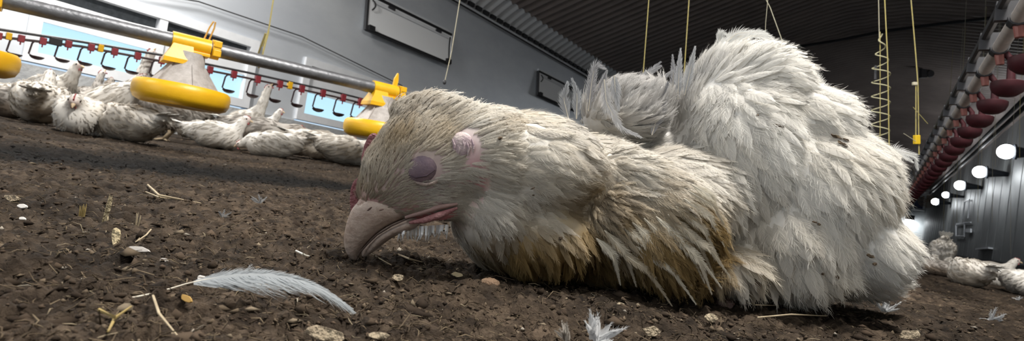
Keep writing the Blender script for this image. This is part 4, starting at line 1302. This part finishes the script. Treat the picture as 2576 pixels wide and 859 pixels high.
# flecks of dirt caught in the plumage
from mathutils.bvhtree import BVHTree
V = np.empty(len(hb.vertices) * 3); hb.vertices.foreach_get('co', V)
bvh = BVHTree.FromPolygons([tuple(v_) for v_ in V.reshape(-1, 3)], [tuple(p_.vertices) for p_ in hb.polygons])
FLECK = mat('dried_dirt', (0.09, 0.06, 0.035), .9, color2=(.14, .10, .06), scale=300, bump=.5, bscale=500)
for x, y, w_, h_, rot in ((2105, 345, 34, 7, 25), (2120, 362, 30, 6, 28), (2128, 352, 18, 5, 20), (2060, 565, 9, 6, 10), (2105, 700, 12, 14, 30), (2040, 745, 14, 6, 15), (2070, 690, 7, 6, 0), (2190, 645, 22, 7, 20), (2200, 665, 12, 6, -10),
                          (1258, 348, 12, 7, 0), (1340, 475, 12, 3, -20), (1342, 492, 6, 4, 0), (1960, 318, 30, 8, 15), (2050, 560, 14, 4, 20), (1410, 600, 10, 8, 0), (2226, 530, 20, 12, 0), (1905, 290, 8, 5, 0), (1610, 535, 10, 6, 0)):
    d_ = Vector(ray(x, y)).normalized()
    hit = bvh.ray_cast(Vector(CAM), d_)
    if hit[0] is None: continue
    c_ = np.array(hit[0]) - np.array(d_) * .0042
    u = ((c_ - CAM) @ FWD) / F
    cr, sr = math.cos(math.radians(rot)), math.sin(math.radians(rot))
    b = B().ball(c_, (RIGHT * cr - UP * sr) * u * w_ / 2, FWD * .0012, (RIGHT * sr + UP * cr) * u * h_ / 2, 10, 6)
    b.v = [tuple(np.array(v_) + (random.random() - .5) * u * 3) for v_ in b.v]
    b.build('dirt_fleck', FLECK, hen, smooth=True)

# ------------------------------------------------------------------ the other hens
M_EYE = mat('bird_eye', (0.02, 0.012, 0.01), 0.2)
M_LEG = mat('bird_leg', (0.50, 0.40, 0.26), 0.6, color2=(0.36, 0.28, 0.2), scale=60)
M_BEAK2 = mat('bird_beak', (0.52, 0.40, 0.26), 0.5)
COMB2 = mat('bird_comb', (0.36, 0.10, 0.10), 0.6)
POSES = {
    # zb: height of the body centre, neck and head positions, look direction of the beak, legs
    'sit':     dict(zb=.088, pitch=-6, neck=[(.115, .135), (.135, .175)], head=(.150, .205), look=(1, -.15), legs=False),
    'tuck':    dict(zb=.085, pitch=-2, neck=[(.105, .115), (.130, .130)], head=(.150, .140), look=(.8, -.7), legs=False),
    'flat':    dict(zb=.076, pitch=2, neck=[(.13, .080), (.155, .066)], head=(.182, .050), look=(.9, -.4), legs=False),
    'stand':   dict(zb=.185, pitch=-14, neck=[(.120, .250), (.145, .300)], head=(.160, .335), look=(1, -.1), legs=True),
    'stretch': dict(zb=.165, pitch=-34, neck=[(.095, .265), (.110, .330), (.118, .385)], head=(.125, .425), look=(.45, 1), legs=True),
    'peck':    dict(zb=.190, pitch=22, neck=[(.15, .16), (.185, .12)], head=(.20, .075), look=(.6, -1), legs=True),
}
PROTO = {}
def make_proto(pose, dirt, seed):
    rng = np.random.default_rng(seed)
    d = POSES[pose]
    zb, pt = d['zb'], math.radians(d['pitch'])
    def rot(x, z):
        return np.array([x * math.cos(pt) + z * math.sin(pt), 0, -x * math.sin(pt) + z * math.cos(pt) + zb])
    ex, ez = np.array([math.cos(pt), 0, -math.sin(pt)]), np.array([math.sin(pt), 0, math.cos(pt)])
    ey = np.array([0, 1.0, 0])
    el = lambda c, a, b2, e: (c, ex * a, ey * b2, ez * e)
    bl = [el(rot(0, 0), .125, .082, .080), el(rot(.075, -.012), .075, .072, .072), el(rot(-.085, .018), .080, .062, .060), el(rot(-.155, .045), .050, .034, .022),
          el(rot(-.01, .02) + ey * .055, .095, .030, .052), el(rot(-.01, .02) - ey * .055, .095, .030, .052)]
    prev = rot(.085, .025)
    pts_ = [np.array([x, 0, z]) for x, z in d['neck']] + [np.array([d['head'][0], 0, d['head'][1]])]
    rad = np.linspace(.040, .023, len(pts_))
    I = np.eye(3)
    for p_, r_ in zip(pts_, rad):
        for u in (.35, .7, 1.0):
            c = prev * (1 - u) + p_ * u
            bl.append((c, I[0] * r_, I[1] * r_ * .9, I[2] * r_ * 1.1))
        prev = p_
    hd = pts_[-1]
    lk = unit(np.array([d['look'][0], 0, d['look'][1]]))
    bl.append((hd + lk * .006, lk * .029, ey * .0205, np.cross(lk, ey) * .024))
    if d['legs']:
        for sg in (-1, 1):
            bl.append((rot(-.01, -.075) + ey * sg * .04, I[0] * .038, I[1] * .030, I[2] * .050))
    me = body_mesh(bl, .0085, 5)
    n = len(me.vertices)
    V = np.empty(n * 3); me.vertices.foreach_get('co', V); V = V.reshape(-1, 3)
    def colour(Q, rng):
        n1 = fbm(Q[:, 0] * 9 + seed, Q[:, 1] * 9, Q[:, 2] * 9, oct=3, seed=seed)
        low = 1 - sstep(0.03, 0.13, Q[:, 2])
        a = np.clip((dirt + .15) * (0.6 + .8 * (n1 - .45)) + low * dirt * .7, 0, 1)
        c = WHT[None] * (1 - a[:, None]) + np.array((.19, .15, .115) if dirt > .8 else (.42, .35, .26))[None] * a[:, None]  # dirt also carries shade: the darkest hens have it in their plumage colour
        b2 = np.clip((n1 - .60) * 1.2, 0, 1) * dirt
        return np.clip(c * (1 - b2[:, None]) + np.array((.22, .17, .11))[None] * b2[:, None], 0, .95)
    a_ = me.attributes.new('col', 'FLOAT_COLOR', 'POINT'); cc = np.ones((n, 4), np.float32)
    bc = colour(V, rng) * .9
    face = np.exp(-(np.linalg.norm(V - (hd + lk * .022), axis=1) / .018) ** 2)[:, None]
    bc = bc * (1 - face * .8) + np.array((.50, .30, .27))[None] * face * .8
    cc[:, :3] = bc; a_.data.foreach_set('color', cc.ravel()); me.materials.clear(); me.materials.append(M_SKIN)
    Pp, Nn = sample(me, 560, rng)
    keep = np.linalg.norm(Pp - (hd + lk * .02), axis=1) > .022
    keep &= ~((Pp[:, 2] < .012))
    Pp, Nn = Pp[keep], Nn[keep]
    nk = np.array(prev); base_n = rot(.085, .025)
    up_n = sstep(0, 1, ((Pp - base_n) @ unit(nk - base_n)) / np.linalg.norm(nk - base_n) + .15)[:, None]
    D = (-ex[None] * 1.0 - np.array([0, 0, .25])[None]) * (1 - up_n) + (-unit(nk - base_n)[None]) * up_n
    D = D + rng.normal(0, .16, D.shape)
    D = unit(D - Nn * (D * Nn).sum(1, keepdims=True))
    L = (.030 * (1 - up_n[:, 0]) + .015 * up_n[:, 0]) * (1 + rng.normal(0, .2, len(Pp)))
    W_ = (.011 * (1 - up_n[:, 0]) + .005 * up_n[:, 0]) * np.ones(len(Pp))
    lift = np.radians(np.abs(rng.normal(9, 6, len(Pp))))
    Vb, Tb, Cb = barbs(Pp, Nn, D, np.abs(L), W_, lift, np.tan(lift) * .7, 7, colour(Pp, rng), np.full(len(Pp), .0011), .14, rng)
    # keep the fluff off the ground
    Vb[:, 2] = np.maximum(Vb[:, 2], .002)
    parts = [('body', me, None), ('plumage', tri_mesh(Vb, Tb, Cb), M_FEATHER)]
    tl = []
    for k_ in range(5):
        b = B(); a0 = rot(-.165, .055) + ey * (k_ - 2) * .010
        dirv = unit(rot(-.30, .085 + .01 * (k_ % 2)) - rot(-.165, .055) + ey * (k_ - 2) * .018)
        sd = ey * .011
        b.prism([a0 - sd * .5, a0 + dirv * .03 - sd, a0 + dirv * .062 - sd * .8, a0 + dirv * .074, a0 + dirv * .062 + sd * .8, a0 + dirv * .03 + sd, a0 + sd * .5], np.cross(sd, dirv) / .011 * .0006)
        parts.append(('tail_feather', mesh_from(b.v, b.f), WHITEF))
    upb = np.cross(lk, ey); upb = upb if upb[2] > 0 or d['look'][1] > .5 else -upb
    if upb @ np.array([-.3, 0, 1]) < 0: upb = -upb
    b = B(); c0 = hd + lk * .026
    rings = [(0, .0085, .0085), (.010, .0065, .007), (.018, .003, .0035), (.022, .0006, .0008)]
    vs = []
    for l_, rw, rh in rings:
        for k_ in range(10):
            an = k_ * math.pi / 5
            vs.append(c0 + lk * l_ - upb * (l_ * l_ * 9) + ey * rw * math.cos(an) + upb * rh * math.sin(an))
    b.add(vs, [(i * 10 + k_, i * 10 + (k_ + 1) % 10, (i + 1) * 10 + (k_ + 1) % 10, (i + 1) * 10 + k_) for i in range(3) for k_ in range(10)])
    parts.append(('beak', mesh_from(b.v, b.f, True), M_BEAK2))
    b = B(); q0 = hd + upb * .020
    b.prism([q0 + lk * .026 - upb * .006, q0 + lk * .024 + upb * .004, q0 + lk * .016 + upb * .002, q0 + lk * .010 + upb * .008, q0 + lk * .003 + upb * .003, q0 - lk * .004 + upb * .007, q0 - lk * .012 + upb * .001, q0 - lk * .008 - upb * .004], ey * .0022)
    parts.append(('comb', mesh_from(b.v, b.f), COMB2))
    for sg in (-1, 1):
        b = B().ball(hd + lk * .012 + upb * .005 + ey * sg * .0185, lk * .0045, ey * .0028, upb * .0045, 10, 6)
        parts.append(('eye', mesh_from(b.v, b.f, True), M_EYE))
        b = B().ball(hd + lk * .024 - upb * .018 + ey * sg * .006, lk * .005, ey * .003, upb * .009, 10, 6)
        parts.append(('wattle', mesh_from(b.v, b.f, True), COMB2))
    if d['legs']:
        for sg in (-1, 1):
            b = B(); top = rot(-.012, -.10) + ey * sg * .042
            hk = np.array([top[0] - .020, top[1], max(.055, top[2] * .62)])
            an = np.array([top[0] + .004, top[1], .014])
            b.tube([top + np.array([0, 0, .03]), hk, an], [.012, .0085, .0075], 8)
            for dx_, dy_ in ((.045, 0), (.036, .022), (.036, -.022), (-.022, 0)):
                b.tube([an, an + np.array([dx_ * .6, dy_ * .6, -.006]), np.array([an[0] + dx_, an[1] + dy_, .003])], [.0065, .0055, .0025], 6)
            parts.append(('leg', mesh_from(b.v, b.f, True), M_LEG))
    return parts
WHITEF = mat('white_tail', (0.78, 0.77, 0.73), 0.8)
def hen_at(pose, px, py, z, heading, scale, dirt, label, group, lift=0.0):
    key = (pose, dirt)
    if key not in PROTO:
        PROTO[key] = make_proto(pose, dirt, 100 + len(PROTO) * 7)
    p = P(px, py, z)
    x, y = p[0], p[1]
    root = bpy.data.objects.new('white_hen', None)
    root.empty_display_size = .05
    root.matrix_world = Matrix.Translation((x, y, ground(x, y) - .004 + lift)) @ Matrix.Rotation(math.radians(heading), 4, 'Z') @ Matrix.Scale(scale, 4)
    COL.objects.link(root)
    prop(root, label, 'chicken', group)
    for nm, me, m_ in PROTO[key]:
        o = bpy.data.objects.new(nm, me)
        if m_ is not None and len(me.materials) == 0: me.materials.append(m_)
        COL.objects.link(o); o.parent = root
    return root
GL, GR = 'hens crowded by the left wall', 'hens beyond the resting hen on the right'
LIST = [
    ('tuck', 30, 250, 3.15, 150, .95, .5, 'greyish hen standing behind the pan at the left edge', GL),
    ('sit', 92, 308, 2.30, 128, .92, .5, 'large soiled hen sitting with its back turned, leftmost in the front row', GL),
    ('tuck', 16, 300, 2.55, 200, .75, .9, 'grubby hen facing left, mostly cut off by the left edge', GL),
    ('stand', 118, 285, 2.85, -15, .80, .5, 'fluffy dusty hen looking right, behind the large soiled hen', GL),
    ('stretch', 186, 290, 3.40, 60, .68, .9, 'hen with raised dark head left of the drinking hen', GL),
    ('stand', 226, 290, 3.8, 100, .85, .9, 'dark headed hen just left of the tall drinking hen', GL),
    ('stretch', 285, 300, 2.75, 75, .86, .5, 'tall hen stretching its neck up to a drinker cup', GL),
    ('tuck', 190, 345, 1.85, -58, .86, .2, 'clean white hen with red comb facing the camera in the front row', GL),
    ('tuck', 236, 343, 2.05, -30, .76, .2, 'white hen whose red comb and face show beside the clean white hen', GL),
    ('tuck', 325, 357, 1.84, 160, .84, .5, 'big grey-shaded hen sitting below the whole yellow pan', GL),
    ('stand', 425, 335, 2.75, 205, .72, .9, 'dark shaded hen standing on pale legs under the yellow pan', GL),
    ('sit', 380, 300, 3.35, 15, .85, .2, 'white hen half hidden behind the dark shaded standing hen', GL),
    ('sit', 500, 332, 3.25, 170, .80, .5, 'hen behind the neat sitting hen, under the right rim of the pan', GL),
    ('sit', 537, 362, 2.55, 8, .66, .2, 'neat white hen sitting and facing right, below the yellow pan', GL),
    ('stretch', 600, 350, 3.30, 30, .74, .5, 'hen standing with its head raised right of the yellow pan', GL),
    ('stand', 648, 340, 3.3, -10, .62, .2, 'hen facing right with outstretched head behind the raised head hen', GL),
    ('tuck', 655, 378, 2.78, 15, .90, .9, 'brown shaded hen lying behind the flat white hen', GL),
    ('tuck', 735, 382, 3.25, -5, .85, .9, 'brown shaded hen lying to the right behind the flat white hen', GL),
    ('flat', 684, 404, 2.45, 184, .64, .2, 'flat white hen lying in front, nearest on the mound before the concrete', GL),
    ('tuck', 802, 399, 2.8, 8, .78, .5, 'tan hen lying between the flat white hen and the resting hen', GL),
    ('tuck', 860, 408, 2.65, 40, .72, .2, 'greyish white hen right against the resting hen\'s crown', GL),
    ('sit', 778, 382, 3.7, 190, .62, .2, 'hen with small reddish head showing over the lying tan hen', GL),
    ('sit', 826, 384, 3.6, 20, .70, .2, 'bright white hen back showing behind the lying tan hen', GL),
    ('stand', 372, 290, 3.3, 100, .72, .9, 'hen whose dark head peeps up left of the pan hopper', GL),
    ('tuck', 2297, 676, 4.2, 60, .80, .2, 'small distant hen right beside the resting hen\'s tail', GR),
    ('tuck', 2330, 674, 4.6, 20, .78, .2, 'small distant hen partly behind the standing hen', GR),
    ('peck', 2364, 684, 2.9, 52, .70, .5, 'hen standing with its rear raised towards the camera', GR),
    ('tuck', 2366, 688, 2.6, 150, .5, .9, 'dusty hen lying below the standing hen\'s rear', GR),
    ('tuck', 2440, 710, 2.2, 75, .74, .5, 'large soiled hen lying with its back to the camera', GR),
    ('sit', 2486, 690, 3.0, -35, .70, .5, 'hen whose face looks out behind the large soiled hen', GR),
    ('tuck', 2512, 706, 2.6, 215, .62, .2, 'white hen sitting between the large soiled hen and the right edge', GR),
    ('sit', 2564, 722, 2.15, 255, .62, .2, 'white hen with small comb cut off by the right edge', GR),
]
for a in LIST:
    a = list(a)
    if a[8] == GL and a[3] > 2.2: a[5] *= 1.28
    hen_at(*a)

# ------------------------------------------------------------------ loose litter: crumbs and fibres (uncountable)
def scatter(n, r0, r1, rng):
    r = np.exp(rng.uniform(math.log(r0), math.log(r1), n))
    th = np.radians(rng.uniform(-60, 60, n))
    return r * np.sin(th), r * np.cos(th), r
CR = 0.5 * np.array([(.05, .036, .026), (.11, .08, .056), (.19, .145, .10), (.30, .24, .17), (.07, .05, .035), (.14, .10, .07), (.46, .41, .34)])
CP = [.30, .26, .10, .03, .20, .10, .01]
def crumbs(n, rng):
    x, y, r = scatter(n, .12, 3.2, rng)
    z = macro(x, y) + detail(x, y)
    size = np.abs(rng.lognormal(math.log(.00085), .5, n)) * (0.75 + r * .9)
    size = np.minimum(size, .0045)
    base = np.array([(1, 0, 0), (-1, 0, 0), (0, 1, 0), (0, -1, 0), (0, 0, 1), (0, 0, -1)], float)
    tri = np.array([(0, 2, 4), (2, 1, 4), (1, 3, 4), (3, 0, 4), (2, 0, 5), (1, 2, 5), (3, 1, 5), (0, 3, 5)])
    J = base[None] * (1 + rng.normal(0, .28, (n, 6, 1))) + rng.normal(0, .22, (n, 6, 3))
    sc3 = np.stack([1 + rng.random(n) * .9, .6 + rng.random(n) * .5, .5 + rng.random(n) * .4], -1)
    J = J * sc3[:, None, :]
    a = rng.uniform(0, 2 * math.pi, n)
    c, s = np.cos(a)[:, None], np.sin(a)[:, None]
    Jx = J[..., 0] * c - J[..., 1] * s; Jy = J[..., 0] * s + J[..., 1] * c
    V = np.stack([Jx, Jy, J[..., 2]], -1) * size[:, None, None] + np.stack([x, y, z - size * .1], -1)[:, None, :]
    T = (np.arange(n)[:, None, None] * 6 + tri[None]).reshape(-1, 3)
    C = CR[rng.choice(len(CR), n, p=CP)] * (1 + rng.normal(0, .12, (n, 1))) * (1 - .92 * hollow_shade(x, y))[:, None]
    return tri_mesh(V.reshape(-1, 3), T, np.repeat(np.clip(C, .008, 1), 6, 0), smooth=True)
o = link('litter_crumbs', crumbs(34000, np.random.default_rng(50)), M_CRUMB)
prop(o, 'crumbled brown litter lumps strewn over the floor', 'litter', kind='stuff')
def fibres(n, rng):
    x, y, r = scatter(n, .12, 2.6, rng)
    z = macro(x, y) + detail(x, y) + .001
    L = np.abs(rng.lognormal(math.log(.0055), .5, n)) * (.7 + r * .5)
    wd = (.00016 + .00032 * rng.random(n)) * (.7 + r * .8)
    a = rng.uniform(0, 2 * math.pi, n); e = rng.normal(0, .30, n) + .08
    D = np.stack([np.cos(a) * np.cos(e), np.sin(a) * np.cos(e), np.sin(e)], -1)
    S = np.stack([-np.sin(a), np.cos(a), 0 * a], -1); U = np.cross(D, S)
    b = rng.normal(0, .16, n)[:, None] * S + rng.normal(.06, .1, n)[:, None] * U
    p0 = np.stack([x, y, z], -1)
    sec = []
    for t_, k_ in ((-.5, .7), (0, 1), (.5, .5)):
        c = p0 + D * (L * t_)[:, None] + b * (L * (1 - 4 * t_ * t_))[:, None]
        for an in (0, 2.094, 4.189):
            sec.append(c + (S * math.cos(an) + U * math.sin(an) * .6) * (wd * k_)[:, None])
    V = np.stack(sec, 1)
    q = []
    for i in (0, 3):
        for k_ in range(3):
            a0, a1 = i + k_, i + (k_ + 1) % 3
            q += [(a0, a1, a1 + 3), (a0, a1 + 3, a0 + 3)]
    T = (np.arange(n)[:, None, None] * 9 + np.array(q)[None]).reshape(-1, 3)
    FC = 0.5 * np.array([(.16, .12, .08), (.26, .20, .13), (.38, .31, .21), (.10, .075, .05), (.5, .45, .36)])
    C = FC[rng.choice(5, n, p=[.40, .18, .04, .37, .01])] * (1 - .92 * hollow_shade(x, y))[:, None]
    return tri_mesh(V.reshape(-1, 3), T, np.repeat(C, 9, 0))
o = link('litter_fibres', fibres(14000, np.random.default_rng(51)), M_CRUMB)
prop(o, 'fine straw and wood fibres mixed through the litter', 'litter', kind='stuff')

# ------------------------------------------------------------------ single things on the litter
def gz(px, py, up=0.0):
    p = on_z(px, py, 0.0)
    for _ in range(3):
        p = on_z(px, py, ground(p[0], p[1]) + up)
    return p
STRAW = mat('pale_straw', (0.40, 0.33, 0.22), 0.8, color2=(0.28, 0.22, 0.14), scale=120)
STRAWY = mat('yellow_straw', (0.30, 0.22, 0.07), 0.8, color2=(0.22, 0.16, 0.06), scale=120)
CHIP = mat('pale_wood_chip', (0.48, 0.40, 0.25), 0.8, color2=(0.36, 0.29, 0.17), scale=140, bump=.5, bscale=300)
CHIPD = mat('dusky_chip', (0.34, 0.28, 0.19), 0.85, color2=(0.24, 0.19, 0.13), scale=140, bump=.5, bscale=300)
def straw(pts_, r, m_, label, up=0.004, name='straw'):
    q = [gz(x, y, up + .002 * (i % 2)) for i, (x, y) in enumerate(pts_)]
    u = ((q[0] - CAM) @ FWD) / F
    prop(B().tube(q, [u * r] * (len(q) - 1) + [u * r * .5], 6).build(name, m_), label, 'straw', 'straws lying on the litter')
straw([(372, 466), (400, 492), (505, 512)], 2.6, STRAW, 'pale forked straw lying behind the curled chip, pointing right')
straw([(368, 484), (400, 497), (430, 500)], 2.0, STRAW, 'short straw crossing the forked straw')
straw([(380, 578), (368, 592), (340, 610)], 1.8, STRAW, 'thin straw just right of the pale curled chip', name='straw')
straw([(1000, 640), (1030, 652), (1062, 660)], 2.4, STRAW, 'straw lying under the chin of the resting hen')
straw([(250, 780), (290, 800), (330, 772)], 4.5, STRAWY, 'blurred yellow straw bent in a vee below the big feather')
straw([(290, 800), (272, 835)], 4.5, STRAWY, 'short yellow straw stub below the bent yellow straw')
straw([(385, 745), (400, 790), (446, 845)], 3.0, STRAW, 'curved pale straw hanging below the big feather quill')
straw([(745, 632), (762, 640), (778, 645)], 2.4, mat('white_straw', (.7, .68, .6), .7), 'tiny bright white straw left of the beak tip')
straw([(900, 610), (935, 640), (985, 668)], 1.6, STRAW, 'thin straw beside the beak tip')
straw([(1905, 800), (1990, 792), (2080, 796)], 2.2, STRAW, 'long thin straw below the belly of the resting hen')
straw([(1880, 762), (1900, 768), (1960, 770)], 1.6, STRAW, 'thin straw right of the toe')
def standing_tuft(px, py, h, n, m_, label):
    base = gz(px, py); u = ((base - CAM) @ FWD) / F
    root = prop(empty('straw_tuft', base), label, 'straw tuft')
    for k_ in range(n):
        a = base + RIGHT * u * random.uniform(-8, 8)
        t_ = a + np.array([0, 0, 1.0]) * u * h * random.uniform(.6, 1) + RIGHT * u * random.uniform(-6, 8)
        B().tube([a - np.array([0, 0, .004]), (a + t_) / 2 + RIGHT * u * random.uniform(-2, 2), t_], [u * 2.2, u * 2, u * .6], 5).build('stalk', m_, root)
standing_tuft(268, 545, 62, 7, CHIP, 'upright pale straw tuft standing in the litter at the left')
standing_tuft(342, 560, 26, 3, STRAW, 'small upright stalk tuft right of the larger tuft')
standing_tuft(205, 545, 40, 5, STRAWY, 'dull yellowish stalk tuft left of the upright pale tuft')
def chip(px, py, w_, h_, m_, label, rot=0, name='wood_chip', up=0.003):
    c = gz(px, py, up); u = ((c - CAM) @ FWD) / F
    n = 9; poly = []
    gx = np.array([RIGHT[0], RIGHT[1], 0]); gx /= np.linalg.norm(gx)
    gv = unit(np.array([0, .45, .9]))
    cr, sr = math.cos(math.radians(rot)), math.sin(math.radians(rot))
    for k_ in range(n):
        a = 2 * math.pi * k_ / n
        rr = random.uniform(.75, 1.1)
        x, y = w_ / 2 * math.cos(a) * rr, h_ / 2 * math.sin(a) * rr
        x, y = x * cr - y * sr, x * sr + y * cr
        poly.append(c + gx * u * x + gv * u * y)
    prop(B().prism(poly, np.cross(gx, gv) * u * 3.5).build(name, m_, bevel=u * 1.2), label, 'wood chip', 'wood chips on the litter')
chip(292, 595, 24, 52, CHIP, 'pale curled wood chip standing near the upright straw tuft', rot=28)
chip(815, 842, 110, 42, CHIPD, 'large blurred pale chip at the bottom edge left of centre', rot=-4)
chip(470, 752, 34, 16, mat('ochre_chip', (.36, .22, .06), .8), 'ochre flake below the quill of the big feather', rot=-20)
chip(950, 845, 60, 22, CHIPD, 'dusky flake at the bottom edge right of the large pale chip', rot=8)
chip(30, 500, 44, 18, CHIPD, 'pale flake at the left edge', rot=-8)
chip(56, 520, 26, 12, mat('white_flake', (.62, .6, .57), .8), 'small white flake near the left edge', rot=4)
chip(58, 551, 16, 10, MATS['white_flake'], 'tiny white flake below the left edge flakes')
chip(350, 628, 60, 14, mat('grey_flake', (.46, .43, .40), .85), 'broad whitish dropping in the middle of the open litter', rot=-4)
chip(412, 656, 22, 14, MATS['grey_flake'], 'small whitish dropping right of the broad one')
chip(507, 700, 24, 14, MATS['white_flake'], 'white speck of litter just above the big feather')
chip(1150, 692, 30, 14, CHIP, 'pale flake in front of the crop of the resting hen', rot=-6)
chip(1000, 700, 34, 20, CHIPD, 'tan lump of litter left of the tawny pebble', rot=5)
chip(1560, 770, 26, 18, CHIPD, 'tan flake under the wing tip of the resting hen')
chip(1640, 835, 50, 26, CHIPD, 'tan clod right of the foreground down tuft', rot=5)
chip(1790, 800, 36, 24, CHIPD, 'tan clod below the toe of the resting hen', rot=-5)
chip(2290, 845, 60, 30, CHIPD, 'tan clod at the bottom edge below the tail', rot=12)
def lump(px, py, w_, h_, m_, label, name='pebble', cat='pebble'):
    c = gz(px, py, .001); u = ((c - CAM) @ FWD) / F
    b = B().ball(c + np.array([0, 0, u * h_ * .35]), np.array([1.0, 0, 0]) * u * w_ / 2, np.array([0, 1.0, 0]) * u * w_ / 2.4, np.array([0, 0, 1.0]) * u * h_ / 2, 16, 10)
    b.v = [tuple(np.array(v_) + (random.random() - .5) * u * 1.5) for v_ in b.v]
    prop(b.build(name, m_, smooth=True), label, cat)
lump(1232, 722, 50, 26, mat('tawny', (.30, .19, .11), .7, color2=(.22, .14, .09), scale=200, bump=.4, bscale=400), 'tawny oval pebble in front of the breast of the resting hen')

# loose feathers
bf = big_feather('large_feather', [(302, 756), (400, 737), (475, 712), (560, 696), (650, 690), (740, 700), (815, 728), (885, 778)], [.176, .183, .188, .190, .192, .194, .198, .203], 15, 200, None, (.50, .53, .55), bwpx=.8, seed=901, fluff=.10, twist=.9, shaft=.30, onesided=(1.0, .3))
prop(bf, 'large loose white feather lying in the foreground litter, quill to the left', 'feather')
def down(px, py, r_, n, label, seed, col=(.66, .67, .68), lean=0.0, spread=1.1):
    rng = np.random.default_rng(seed)
    c = gz(px, py, .001); u = ((c - CAM) @ FWD) / F
    a = rng.normal(lean, spread * .5, n)
    D = unit(np.stack([np.sin(a), rng.normal(0, .5, n), np.cos(a) * .8 + .15], -1))
    Nn = unit(np.cross(D, np.stack([np.cos(a), rng.normal(0, .3, n), -np.sin(a)], -1)))
    L = u * r_ * rng.uniform(.6, 1.05, n)
    V, T, C = barbs(np.repeat(c[None], n, 0) + rng.normal(0, u * r_ * .08, (n, 3)) * np.array([1, 1, .2]), Nn, D, L, L * .28, np.full(n, .05), np.full(n, .15), 14, np.repeat(np.array(col)[None], n, 0), np.full(n, u * .7), .35, rng)
    o = link('down_tuft', tri_mesh(V, T, C), M_FEATHER)
    prop(o, label, 'feather', 'tufts of loose down on the litter')
down(1500, 860, 75, 14, 'soft white down tuft at the bottom edge below the wing', 61, lean=.35)
down(1425, 858, 50, 8, 'small down tuft at the bottom edge left of the larger tuft', 62, col=(.45, .42, .38))
down(2490, 808, 34, 12, 'pale down tuft on the litter at the right below the hens', 63, spread=2.0)
down(2225, 786, 40, 10, 'down tuft just under the tail of the resting hen', 64, spread=1.6)
down(2300, 690, 20, 8, 'small white down tuft beside the tail', 65, spread=2.2)
down(655, 512, 26, 7, 'wispy grey down on the open litter left of the beak', 66, col=(.42, .42, .42), spread=2.0)
down(560, 548, 24, 7, 'faint grey down tuft nearer than the wispy one', 67, col=(.3, .3, .3), spread=2.0)
down(620, 700, 40, 8, 'fluff clinging above the large loose feather', 68, col=(.5, .5, .5), spread=1.2)
down(2562, 755, 14, 6, 'white fluff at the right edge in front of the hens', 69, spread=2.0)
